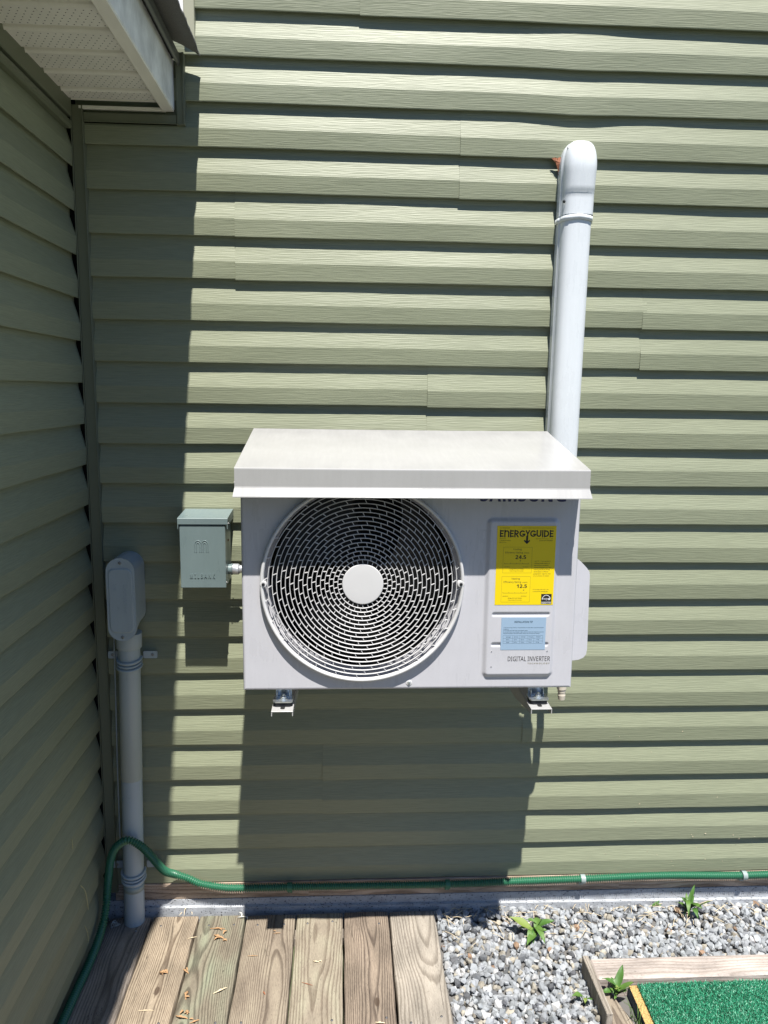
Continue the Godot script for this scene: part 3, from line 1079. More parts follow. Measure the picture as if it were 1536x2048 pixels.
	extrude(st, PackedVector2Array([Vector2(0.5707, 1.103), Vector2(0.586, 1.094), Vector2(0.606, 1.078), Vector2(0.6215, 1.062), Vector2(0.6285, 1.052), Vector2(0.6300, 1.044), Vector2(0.6335, 0.848), Vector2(0.6315, 0.834), Vector2(0.625, 0.825), Vector2(0.612, 0.819), Vector2(0.5707, 0.8145)]), func(x, y, t): return Vector3(x, y, t), 0.235, 0.350)
	part("valve_cover", st, M.white, u)
	# drain spout under the base
	st = mb()
	lathe(st, Vector3(0.5755, 0.779, 0.335), Vector3(0.03, -1, 0), [Vector2(0.0125, 0.0), Vector2(0.0125, 0.044), Vector2(0.0105, 0.0455), Vector2(0.0105, 0.052), Vector2(0.0095, 0.0535), Vector2(0.0095, 0.059), Vector2(0.0102, 0.061), Vector2(0.0088, 0.073), Vector2(0.006, 0.0735), Vector2(0.006, 0.04), Vector2(0.00001, 0.04)], 18)
	part("drain_spout", st, M.drain, u)
	# badge, half hidden by the hood
	lettering("SAMSUNG", u, 0.3270, 1.2435, 0.5335, 1.2770, AZ + 0.0003, M.navy, true, 0.0004)
	lettering("DIGITAL INVERTER", u, 0.4065, 0.8505, 0.5110, 0.8620, pz + 0.0002, M.ink, false, 0.0003)
	lettering("T E C H N O L O G Y", u, 0.4560, 0.8425, 0.5105, 0.8458, pz + 0.0002, M.ink_soft, false, 0.0003)
	stickers(u, pz)

func sheet(st: SurfaceTool, x0: float, y0: float, x1: float, y1: float, z: float) -> void:
	poly(st, [Vector3(x0, y0, z), Vector3(x1, y0, z), Vector3(x1, y1, z), Vector3(x0, y1, z)], Vector3.BACK)

func frame_lines(st: SurfaceTool, x0: float, y0: float, x1: float, y1: float, z: float, w: float) -> void:
	sheet(st, x0, y0, x1, y0 + w, z)
	sheet(st, x0, y1 - w, x1, y1, z)
	sheet(st, x0, y0 + w, x0 + w, y1 - w, z)
	sheet(st, x1 - w, y0 + w, x1, y1 - w, z)

func stickers(u: Node3D, pz: float) -> void:
	var st := mb()
	rbox(st, Vector3(0.3690, 0.9925, pz + 0.0001), Vector3(0.5115, 1.1865, pz + 0.0006), 0.0001)
	var y := part("energy_sticker", st, M.yellow, u)
	y.set_meta("label", "yellow energy rating sticker")
	var z := pz + 0.0007
	# sticker coordinates: a across 0..1, b up 0..1
	var X := func(a: float) -> float: return 0.3690 + 0.1425 * a
	var Y := func(b: float) -> float: return 0.9925 + 0.194 * b
	var put_text := func(s: String, a0: float, b0: float, a1: float, b1: float, m: Material, heavy: bool) -> void:
		lettering(s, y, X.call(a0), Y.call(b0), X.call(a1), Y.call(b1), z, m, heavy, 0.0002)
	put_text.call("U.S. Government", 0.05, 0.967, 0.21, 0.980, M.ink_soft, false)
	put_text.call("Federal law prohibits removal of this label before consumer purchase", 0.42, 0.966, 0.96, 0.980, M.ink_soft, false)
	var lo := 0.11
	var hi := 0.89
	var le := [0.60, [[Vector2(0.12, 0), Vector2(0.12, 1)], [Vector2(0.12, lo), Vector2(0.50, lo)], [Vector2(0.12, 0.5), Vector2(0.45, 0.5)], [Vector2(0.12, hi), Vector2(0.50, hi)]]]
	var n := [0.78, [[Vector2(0.12, 0), Vector2(0.12, 1)], [Vector2(0.12, 0.62)] + bow(0.38, 0.62, 0.26, 0.27, 180, 0) + [Vector2(0.64, 0)]]]
	var rr := [0.70, [[Vector2(0.12, 0), Vector2(0.12, 1)], [Vector2(0.12, hi), Vector2(0.34, hi)] + bow(0.34, 0.68, 0.20, 0.21, 90, -90) + [Vector2(0.12, 0.47)], [Vector2(0.30, 0.45), Vector2(0.56, 0.0)]]]
	var g := [0.86, [bow(0.45, 0.5, 0.34, 0.39, 45, 345, 14), [Vector2(0.78, 0.40), Vector2(0.48, 0.40)]]]
	var yy := [0.62, [[Vector2(0.08, 0.95), Vector2(0.31, 0.45), Vector2(0.31, -0.25)], [Vector2(0.54, 0.95), Vector2(0.31, 0.45)]]]
	var uu := [0.76, [[Vector2(0.12, 1), Vector2(0.12, 0.38)] + bow(0.37, 0.38, 0.25, 0.27, 180, 360) + [Vector2(0.62, 1)]]]
	var ii := [0.28, [[Vector2(0.13, 0), Vector2(0.13, 1)]]]
	var dd := [0.78, [[Vector2(0.12, 0), Vector2(0.12, 1)], [Vector2(0.12, hi), Vector2(0.30, hi)] + bow(0.30, 0.5, 0.34, 0.39, 90, -90, 10) + [Vector2(0.12, lo)]]]
	heavy_letters([le, n, le, rr, g, yy, g, uu, ii, dd, le], y, X.call(0.042), Y.call(0.862), X.call(0.958), Y.call(0.945), z, M.ink, 0.0030)
	st = mb()
	var ax := 0.508
	sheet(st, X.call(ax - 0.016), Y.call(0.80), X.call(ax + 0.016), Y.call(0.875), z + 0.00015)
	for s in [-1.0, 1.0]:
		poly(st, [Vector3(X.call(ax), Y.call(0.772), z + 0.00016), Vector3(X.call(ax + s * 0.055), Y.call(0.813), z + 0.00016), Vector3(X.call(ax + s * 0.040), Y.call(0.826), z + 0.00016), Vector3(X.call(ax), Y.call(0.799), z + 0.00016)], Vector3.BACK)
	part("arrow_print", st, M.ink, y)
	put_text.call("Heat Pump", 0.045, 0.832, 0.15, 0.843, M.ink, false)
	put_text.call("Cooling and Heating", 0.045, 0.810, 0.23, 0.822, M.ink, false)
	put_text.call("Split System", 0.045, 0.788, 0.155, 0.800, M.ink, false)
	put_text.call("Samsung Electronics Co., Ltd.", 0.66, 0.832, 0.945, 0.844, M.ink, false)
	put_text.call("Model AR12TSFABWK", 0.72, 0.810, 0.945, 0.822, M.ink, false)
	for k in 2:
		var dy := -0.372 * k
		var dx := -0.01 * k
		st = mb()
		frame_lines(st, X.call(0.115 + dx), Y.call(0.407 + dy), X.call(0.605 + dx), Y.call(0.735 + dy), z, 0.0004)
		sheet(st, X.call(0.14 + dx), Y.call(0.522 + dy), X.call(0.555 + dx), Y.call(0.5255 + dy), z)
		for q in 5:
			var a: float = 0.14 + dx + 0.1025 * q
			sheet(st, X.call(a), Y.call(0.5256 + dy), X.call(a + 0.005), Y.call(0.536 + dy), z)
		var tx := 0.41 + 0.075 * k
		poly(st, [Vector3(X.call(tx), Y.call(0.551 + dy), z), Vector3(X.call(tx + 0.014), Y.call(0.566 + dy), z), Vector3(X.call(tx - 0.014), Y.call(0.566 + dy), z)], Vector3.BACK)
		part("scale_print", st, M.ink_soft, y)
		put_text.call(["Cooling", "Heating"][k], 0.285 + dx, 0.690 + dy, 0.425 + dx, 0.718 + dy, M.ink_soft, false)
		put_text.call("Efficiency Rating", 0.150 + dx, 0.648 + dy, 0.450 + dx, 0.677 + dy, M.ink_soft, false)
		put_text.call(["(SEER)", "(HSPF)"][k], 0.47 + dx, 0.652 + dy, 0.555 + dx, 0.666 + dy, M.ink_soft, false)
		if k == 0:
			put_text.call("24.5", 0.325, 0.584, 0.505, 0.632, M.ink, true)
		else:
			put_text.call("12.5", 0.365, 0.218, 0.54, 0.262, M.ink, true)
		put_text.call("Least Efficient", 0.14 + dx, 0.480 + dy, 0.235 + dx, 0.490 + dy, M.ink_soft, false)
		put_text.call("Most Efficient", 0.455 + dx, 0.480 + dy, 0.55 + dx, 0.490 + dy, M.ink_soft, false)
		put_text.call("Range of Similar Models", 0.235 + dx, 0.452 + dy, 0.47 + dx, 0.464 + dy, M.ink, false)
		put_text.call("Federal energy efficiency basis", 0.235 + dx, 0.428 + dy, 0.47 + dx, 0.439 + dy, M.ink_soft, false)
	var lines := ["NOTE:  This system's", "efficiency ratings depend on", "the coil your contractor", "installs with this unit. The", "heating efficiency rating", "varies slightly in different", "geographic regions. Ask", "your contractor for details."]
	for k in lines.size():
		var b := 0.548 - 0.0265 * k
		put_text.call(lines[k], 0.655 - 0.002 * k, b, 0.935 - 0.02 * (k % 3), b + 0.0145, M.ink_soft if k != 1 and k != 2 else M.ink, false)
	put_text.call("For energy cost info, visit", 0.645, 0.190, 0.915, 0.203, M.ink_soft, false)
	put_text.call("productinfo.energy.gov", 0.645, 0.164, 0.905, 0.178, M.ink_soft, false)
	# small black mark with an arc and a star
	st = mb()
	sheet(st, X.call(0.792), Y.call(0.010), X.call(0.972), Y.call(0.140), z)
	var mk := part("efficiency_mark", st, M.ink, y)
	st = mb()
	for k in 18:
		var t0 := PI * (0.04 + 0.92 * k / 18.0)
		var t1 := PI * (0.04 + 0.92 * (k + 1) / 18.0)
		var c := Vector3(X.call(0.882), Y.call(0.066), z + 0.0002)
		var q := []
		for e in [[t0, 0.0108], [t1, 0.0108], [t1, 0.0096], [t0, 0.0096]]:
			q.append(c + Vector3(cos(e[0]) * e[1], sin(e[0]) * e[1] * 1.1, 0))
		poly(st, q, Vector3.BACK)
	var sc := Vector3(X.call(0.930), Y.call(0.075), z + 0.0002)
	for k in 5:
		var t := PI / 2 + TAU * k / 5
		poly(st, [sc, sc + Vector3(cos(t - 0.63), sin(t - 0.63), 0) * 0.0017, sc + Vector3(cos(t), sin(t), 0) * 0.0042, sc + Vector3(cos(t + 0.63), sin(t + 0.63), 0) * 0.0017], Vector3.BACK)
	sheet(st, X.call(0.796), Y.call(0.038), X.call(0.968), Y.call(0.0405), z + 0.0002)
	part("mark_print", st, M.white_ink, mk)
	lettering("energy", mk, X.call(0.805), Y.call(0.060), X.call(0.905), Y.call(0.085), z + 0.0002, M.white_ink, false, 0.0002)
	lettering("ENERGY STAR", mk, X.call(0.80), Y.call(0.016), X.call(0.964), Y.call(0.032), z + 0.0002, M.white_ink, true, 0.0002)
	# blue sticker
	st = mb()
	rbox(st, Vector3(0.3872, 0.8793, pz + 0.0001), Vector3(0.4970, 0.9608, pz + 0.0006), 0.0001)
	var b := part("installation_sticker", st, M.blue_label, u)
	b.set_meta("label", "pale blue installation tip sticker")
	var bx := func(a: float) -> float: return 0.3872 + 0.1098 * a
	var by := func(a: float) -> float: return 0.8793 + 0.0815 * a
	lettering("INSTALLATION TIP", b, bx.call(0.29), by.call(0.835), bx.call(0.70), by.call(0.895), z, M.ink_blue, true, 0.0002)
	var tip := ["1. The service ring or refill on is recommended to be made. When supply and piping are", "changed out.", "2. The length and height differ by the system output.", "3. The table below is pre-charged length, required amount of refrigerant, and more", "charged according to the actual length. Please refer to the service manual."]
	var ext := [0.95, 0.17, 0.60, 0.96, 0.87]
	for k in 5:
		lettering(tip[k], b, bx.call(0.05), by.call(0.675 - 0.045 * k), bx.call(ext[k]), by.call(0.700 - 0.045 * k), z, M.ink_blue, true, 0.0002)
	st = mb()
	frame_lines(st, bx.call(0.05), by.call(0.195), bx.call(0.94), by.call(0.445), z, 0.0004)
	for q in [0.27, 0.355]:
		sheet(st, bx.call(0.054), by.call(q), bx.call(0.936), by.call(q + 0.005), z)
	for q in [0.26, 0.42, 0.59, 0.74]:
		sheet(st, bx.call(q), by.call(0.2), bx.call(q + 0.0035), by.call(0.44), z + 0.00004)
	part("table_print", st, M.ink_blue, b)
	for row in 3:
		for col in 5:
			var a: float = [0.12, 0.29, 0.45, 0.62, 0.79][col]
			var s: String = [["Model", "Maximum pipe", "Maximum high", "Pre-charged", "Refrigerant"], ["09/12", "15.0 m", "8.0 m", "7.5 m", "15 g"], ["18/24", "30.0 m", "15.0 m", "7.5 m", "20 g"]][row][col]
			lettering(s, b, bx.call(a), by.call(0.385 - 0.083 * row), bx.call(a + (0.10 if row == 0 else 0.07)), by.call(0.415 - 0.083 * row), z, M.ink_blue, false, 0.0002)

# ---------------------------------------------------------------- sloping cover over the unit
func rain_hood() -> void:
	var h := thing("rain_hood", "glossy cream metal rain hood sloping over the top of the air conditioner", "hood", Vector3(0.165, 1.26, 0.31))
	var x0 := -0.2395
	var x1 := 0.5665
	var st := mb()
	var prof := [Vector2(0.112, 1.300), Vector2(0.112, 1.3925), Vector2(0.1135, 1.3945), Vector2(0.5030, 1.3270), Vector2(0.5050, 1.3255), Vector2(0.5054, 1.3235), Vector2(0.5054, 1.2845), Vector2(0.5066, 1.2815), Vector2(0.5185, 1.2640), Vector2(0.5190, 1.2620), Vector2(0.5178, 1.2615), Vector2(0.5050, 1.2810)]
	# top sheet sags very slightly between the ends
	var nx := 24
	for j in prof.size() - 1:
		grid(st, nx, 1, func(i, jj):
			var p: Vector2 = prof[j + jj]
			var t := float(i) / nx
			var sag := sin(t * PI) * 0.0012 if p.y > 1.322 else 0.0
			var e := 0.0
			if p.x > 0.506:
				e = (p.x - 0.506) * 0.22
			return Vector3(lerpf(x0 - e, x1 + e, t), p.y - sag, p.x), func(i, jj): return Vector2(i, jj), 3 + j)
	part("top_sheet", st, M.cream, h)
	for s in [[x0, Vector3.LEFT], [x1, Vector3.RIGHT]]:
		st = mb()
		var q := []
		for p in [Vector2(0.112, 1.300), Vector2(0.112, 1.3925), Vector2(0.5030, 1.3270), Vector2(0.5054, 1.3235), Vector2(0.5054, 1.2825), Vector2(0.50, 1.28)]:
			q.append(Vector3(s[0], p.y, p.x))
		poly(st, q, s[1])
		part("side_sheet", st, M.cream, h)
		st = mb()
		lathe(st, Vector3(s[0], 1.2925, 0.4988), s[1], [Vector2(0.0035, 0.0), Vector2(0.0032, 0.0015), Vector2(0.00001, 0.002)], 12)
		part("rivet", st, M.cream, h)

# ---------------------------------------------------------------- wall brackets
func brackets() -> void:
	var spec := [[-0.142, -0.004, "white steel wall bracket under the left end of the air conditioner"], [0.4925, -0.012, "white steel wall bracket under the right end of the air conditioner"]]
	for s in spec:
		var x: float = s[0]
		var b := thing("wall_bracket", s[2], "bracket", Vector3(x, 0.72, 0.0), "wall brackets carrying the air conditioner")
		var top := 0.7325
		var w := 0.0262
		var st := mb()
		# inverted channel, its flanges deeper towards the wall
		rbox(st, Vector3(x - w, top - 0.0022, 0.012), Vector3(x + w, top, 0.4570), 0.0006)
		for sd in [-1.0, 1.0]:
			var xa: float = x + sd * (w - 0.0022)
			var xb: float = x + sd * w
			var o := PackedVector2Array([Vector2(0.4565, top - 0.0024), Vector2(0.4565, top - 0.0125), Vector2(0.30, top - 0.040), Vector2(0.012, top - 0.055), Vector2(0.012, top - 0.0024)])
			extrude(st, o, func(a, c, t): return Vector3(t, c, a), xa, xb)
		part("arm", st, M.cream, b)
		st = mb()
		rbox(st, Vector3(x - w, top - 0.02, 0.004), Vector3(x + w, top + 0.50, 0.0115), 0.001)
		part("wall_plate", st, M.cream, b)
		st = mb()
		extrude(st, rounded(x - 0.0055, 0.4275, x + 0.0055, 0.4445, 0.005), func(a, c, t): return Vector3(a, t, c), top + 0.0002, top + 0.0006)
		part("bolt_slot", st, M.dark, b)
		# rubber mount and zinc foot
		for zz in [0.412, 0.19]:
			st = mb()
			extrude(st, rounded(x - 0.0215, zz - 0.019, x + 0.0215, zz + 0.019, 0.007), func(a, c, t): return Vector3(a, t, c), top + 0.0008, top + 0.0115, false)
			part("rubber_pad", st, M.rubber, b)
			st = mb()
			extrude(st, rounded(x - 0.0245, zz - 0.020, x + 0.0245, zz + 0.0225, 0.0075), func(a, c, t): return Vector3(a, t, c), top + 0.0118, top + 0.0150, false)
			var f := part("foot_plate", st, M.zinc, b)
			st = mb()
			lathe(st, Vector3(x, top + 0.015, zz + 0.004), Vector3.UP, [Vector2(0.0128, 0.0), Vector2(0.0128, 0.0016), Vector2(0.0085, 0.0018), Vector2(0.0085, 0.0065), Vector2(0.0070, 0.0075), Vector2(0.0042, 0.0076), Vector2(0.0042, 0.012), Vector2(0.00001, 0.0124)], 6)
			part("bolt", st, M.zinc, f)
			st = mb()
			rbox(st, Vector3(x - 0.020, top + 0.0152, zz - 0.021), Vector3(x + 0.020, 0.7768, zz - 0.0185), 0.0008)
			rbox(st, Vector3(x - 0.0165, top + 0.0152, zz - 0.0183), Vector3(x - 0.0145, top + 0.0300, zz - 0.002), 0.0005)
			rbox(st, Vector3(x + 0.0145, top + 0.0152, zz - 0.0183), Vector3(x + 0.0165, top + 0.0300, zz - 0.002), 0.0005)
			part("foot_flange", st, M.zinc, f)

# ---------------------------------------------------------------- white duct for the pipes
func line_cover() -> void:
	var c := thing("pipe_cover", "white plastic pipe cover rising up the wall behind the air conditioner", "pipe cover", Vector3(0.64, 1.2, 0.0))
	# D-shaped duct section; leans a little
	var sec := func(w: float, d: float) -> Array:
		return [Vector2(-w, 0), Vector2(-w, d * 0.30), Vector2(-w * 0.985, d * 0.42), Vector2(-w * 0.93, d * 0.44), Vector2(-w * 0.915, d * 0.60), Vector2(-w * 0.80, d * 0.84), Vector2(-w * 0.58, d * 0.96), Vector2(-w * 0.28, d), Vector2(0, d), Vector2(w * 0.28, d), Vector2(w * 0.58, d * 0.96), Vector2(w * 0.80, d * 0.84), Vector2(w * 0.915, d * 0.60), Vector2(w * 0.93, d * 0.44), Vector2(w * 0.985, d * 0.42), Vector2(w, d * 0.30), Vector2(w, 0)]
	var axis := func(y: float) -> float: return lerpf(0.6355, 0.6405, (y - 1.40) / 0.60)
	var st := mb()
	var s0: Array = sec.call(0.0455, 0.066)
	grid(st, s0.size() - 1, 8, func(i, j):
		var y := lerpf(1.05, 1.985, j / 8.0)
		return Vector3(axis.call(y) + s0[i].x, y, s0[i].y + 0.001), func(i, j): return Vector2(i, j))
	part("duct", st, M.pvc_white, c)
	# cap: collar, sleeve, then a nose that turns into the wall
	st = mb()
	var s1: Array = sec.call(0.0488, 0.0705)
	grid(st, s1.size() - 1, 3, func(i, j):
		var y: float = [1.968, 1.9685, 1.9805, 1.981][j]
		var k: float = [0.95, 1.0, 1.0, 0.95][j]
		return Vector3(axis.call(y) + s1[i].x * k, y - absf(s1[i].x) * 0.10, s1[i].y * k + 0.001), func(i, j): return Vector2(i, j))
	var cap := part("cap_collar", st, M.pvc_white, c)
	st = mb()
	var lev := []
	for k in 5:
		lev.append([lerpf(1.981, 2.036, k / 4.0), 1.0, 1.0, 0.0])
	for k in 6:
		lev.append([lerpf(2.043, 2.100, k / 5.0), lerpf(1.0, 1.035, k / 5.0), lerpf(1.06, 1.13, k / 5.0), 0.0])
	for k in range(1, 15):
		var t := k / 14.0 * PI / 2
		lev.append([2.100 + 0.0765 * sin(t), maxf(0.02, 1.035 * pow(cos(t), 0.55)), maxf(0.02, 1.13 * pow(cos(t), 0.38)), 0.0])
	var s2: Array = sec.call(0.0475, 0.0685)
	grid(st, s2.size() - 1, lev.size() - 1, func(i, j):
		var y: float = lev[j][0]
		return Vector3(axis.call(y) + 0.0015 + s2[i].x * lev[j][1], y, s2[i].y * lev[j][2] + 0.001), func(i, j): return Vector2(i, j))
	part("wall_cap", st, M.pvc_white, c)
	screw("screw", c, Vector3(0.6075, 2.155, 0.045), Vector3(-0.35, 0.5, 0.8), 0.0032, M.steel)
	screw("screw", c, Vector3(0.5995, 2.014, 0.056), Vector3(-0.75, 0, 0.65), 0.0042, M.rubber)
	# broken edge of the siding showing rusty orange beside the cap
	st = mb()
	rng.seed = 8
	var edge := [Vector3(0.597, 2.142, 0.005), Vector3(0.588, 2.139, 0.004), Vector3(0.581, 2.141, 0.003), Vector3(0.574, 2.139, 0.003), Vector3(0.578, 2.134, 0.005), Vector3(0.584, 2.130, 0.006), Vector3(0.587, 2.120, 0.008), Vector3(0.591, 2.108, 0.007), Vector3(0.594, 2.098, 0.005), Vector3(0.601, 2.094, 0.004), Vector3(0.602, 2.142, 0.003)]
	for k in edge.size():
		poly(st, [Vector3(0.598, 2.125, 0.012), edge[k], edge[(k + 1) % edge.size()]], Vector3.BACK)
	for k in 9:
		var p: Vector3 = edge[k] + Vector3(rng.randf_range(-0.002, 0.002), 0, 0.002)
		poly(st, [p, p + Vector3(0.004, rng.randf_range(-0.004, 0.0), 0.004), p + Vector3(0.001, -0.006, 0.001)], Vector3.BACK)
	poly(st, [Vector3(0.684, 2.126, 0.004), Vector3(0.697, 2.120, 0.004), Vector3(0.694, 2.108, 0.006), Vector3(0.688, 2.099, 0.004), Vector3(0.684, 2.100, 0.004)], Vector3.BACK)
	part("torn_foam", st, M.foam, c)
	# insulated lines that leave the duct and loop to the valves
	var ls := thing("line_set", "black insulated refrigerant lines looping behind the right end of the air conditioner", "pipes", Vector3(0.63, 0.86, 0.16))
	var runs := [[Vector3(0.640, 1.10, 0.035), Vector3(0.643, 0.92, 0.080), Vector3(0.641, 0.825, 0.16), Vector3(0.638, 0.805, 0.20), Vector3(0.632, 0.83, 0.235), Vector3(0.618, 0.92, 0.25), Vector3(0.600, 0.98, 0.25)], [Vector3(0.612, 1.10, 0.035), Vector3(0.606, 0.93, 0.080), Vector3(0.603, 0.87, 0.15), Vector3(0.609, 0.848, 0.20), Vector3(0.616, 0.87, 0.235), Vector3(0.608, 0.93, 0.225), Vector3(0.590, 0.95, 0.24)]]
	for run in runs:
		st = mb()
		tube(st, spline(run, 0.01), func(_i): return 0.0115, 12)
		part("pipe", st, M.foam_black, ls)

# ---------------------------------------------------------------- grey electrical disconnect box
func disconnect_box() -> void:
	var b := thing("disconnect_box", "grey painted metal electrical disconnect box with embossed arches, left of the air conditioner", "electrical box", Vector3(-0.383, 0.951, 0.0))
	var x0 := -0.4460
	var x1 := -0.3215
	var st := mb()
	rbox(st, Vector3(x0 + 0.003, 0.953, 0.002), Vector3(x1 - 0.001, 1.136, 0.1085), 0.0015)
	part("enclosure", st, M.box_grey, b)
	st = mb()
	rbox(st, Vector3(x0, 0.9505, 0.1088), Vector3(x1, 1.1275, 0.1165), 0.0012)
	var door := part("front_cover", st, M.box_grey, b)
	# lid with a drip lip and small side ears
	st = mb()
	extrude(st, PackedVector2Array([Vector2(0.002, 1.1375), Vector2(0.002, 1.1550), Vector2(0.006, 1.1562), Vector2(0.1180, 1.1475), Vector2(0.1195, 1.1460), Vector2(0.1195, 1.1305), Vector2(0.1178, 1.1305), Vector2(0.1178, 1.1375)]), func(a, c, t): return Vector3(t, c, a), x0 - 0.0045, x1 + 0.0075)
	part("lid", st, M.box_grey, b)
	st = mb()
	for x in [x0 - 0.0043, x1 + 0.0055]:
		extrude(st, PackedVector2Array([Vector2(0.1193, 1.137), Vector2(0.1193, 1.118), Vector2(0.114, 1.112), Vector2(0.095, 1.128), Vector2(0.012, 1.130), Vector2(0.012, 1.137)]), func(a, c, t): return Vector3(t, c, a), x, x + 0.0018)
	part("lid_ear", st, M.box_grey, b)
	screw("screw", b, Vector3(x1 + 0.0074, 1.131, 0.105), Vector3.RIGHT, 0.0032, M.steel)
	screw("screw", b, Vector3(x1 - 0.0008, 1.075, 0.06), Vector3.RIGHT, 0.0035, M.foam)
	screw("screw", b, Vector3(x1 - 0.0008, 0.962, 0.10), Vector3.RIGHT, 0.0032, M.steel)
	# pressed emblem of two arches
	st = mb()
	for k in 2:
		var cx := -0.3965 + 0.0185 * k
		for rr in [0.0092, 0.0045]:
			var pts := PackedVector3Array()
			pts.append(Vector3(cx - rr, 1.0520, 0.1166))
			for q in 13:
				var t: float = PI - PI * q / 12.0
				pts.append(Vector3(cx + cos(t) * rr, 1.0725 + sin(t) * rr * 1.25, 0.1166))
			pts.append(Vector3(cx + rr, 1.0520, 0.1166))
			tube(st, pts, func(_i): return 0.0011, 8)
	part("emblem", st, M.box_grey, door)
	lettering("M I L B A N K", door, -0.4205, 0.9785, -0.3515, 0.9910, 0.1168, M.box_grey, true, 0.0026)
	# connector on the right side, then the flexible whip
	st = mb()
	lathe(st, Vector3(x1 - 0.001, 0.9905, 0.060), Vector3.RIGHT, [Vector2(0.0145, 0.0), Vector2(0.0145, 0.0085), Vector2(0.0165, 0.009), Vector2(0.0165, 0.0115), Vector2(0.012, 0.012)], 24)
	part("bushing", st, M.box_grey, b)
	st = mb()
	lathe(st, Vector3(x1 + 0.010, 0.9905, 0.060), Vector3.RIGHT, [Vector2(0.0125, 0.0), Vector2(0.0160, 0.002), Vector2(0.0160, 0.017), Vector2(0.0118, 0.022), Vector2(0.0112, 0.040), Vector2(0.00001, 0.040)], 8)
	part("hex_fitting", st, M.silver, b)
	st = mb()
	var pts := spline([Vector3(x1 + 0.045, 0.9905, 0.060), Vector3(-0.20, 0.985, 0.060), Vector3(0.0, 0.95, 0.065), Vector3(0.3, 0.93, 0.07), Vector3(0.56, 0.95, 0.09), Vector3(0.585, 0.98, 0.14), Vector3(0.572, 1.0, 0.20)], 0.02)
	tube(st, pts, func(_i): return 0.0105, 12)
	part("flexible_whip", st, M.pvc_grey, b)

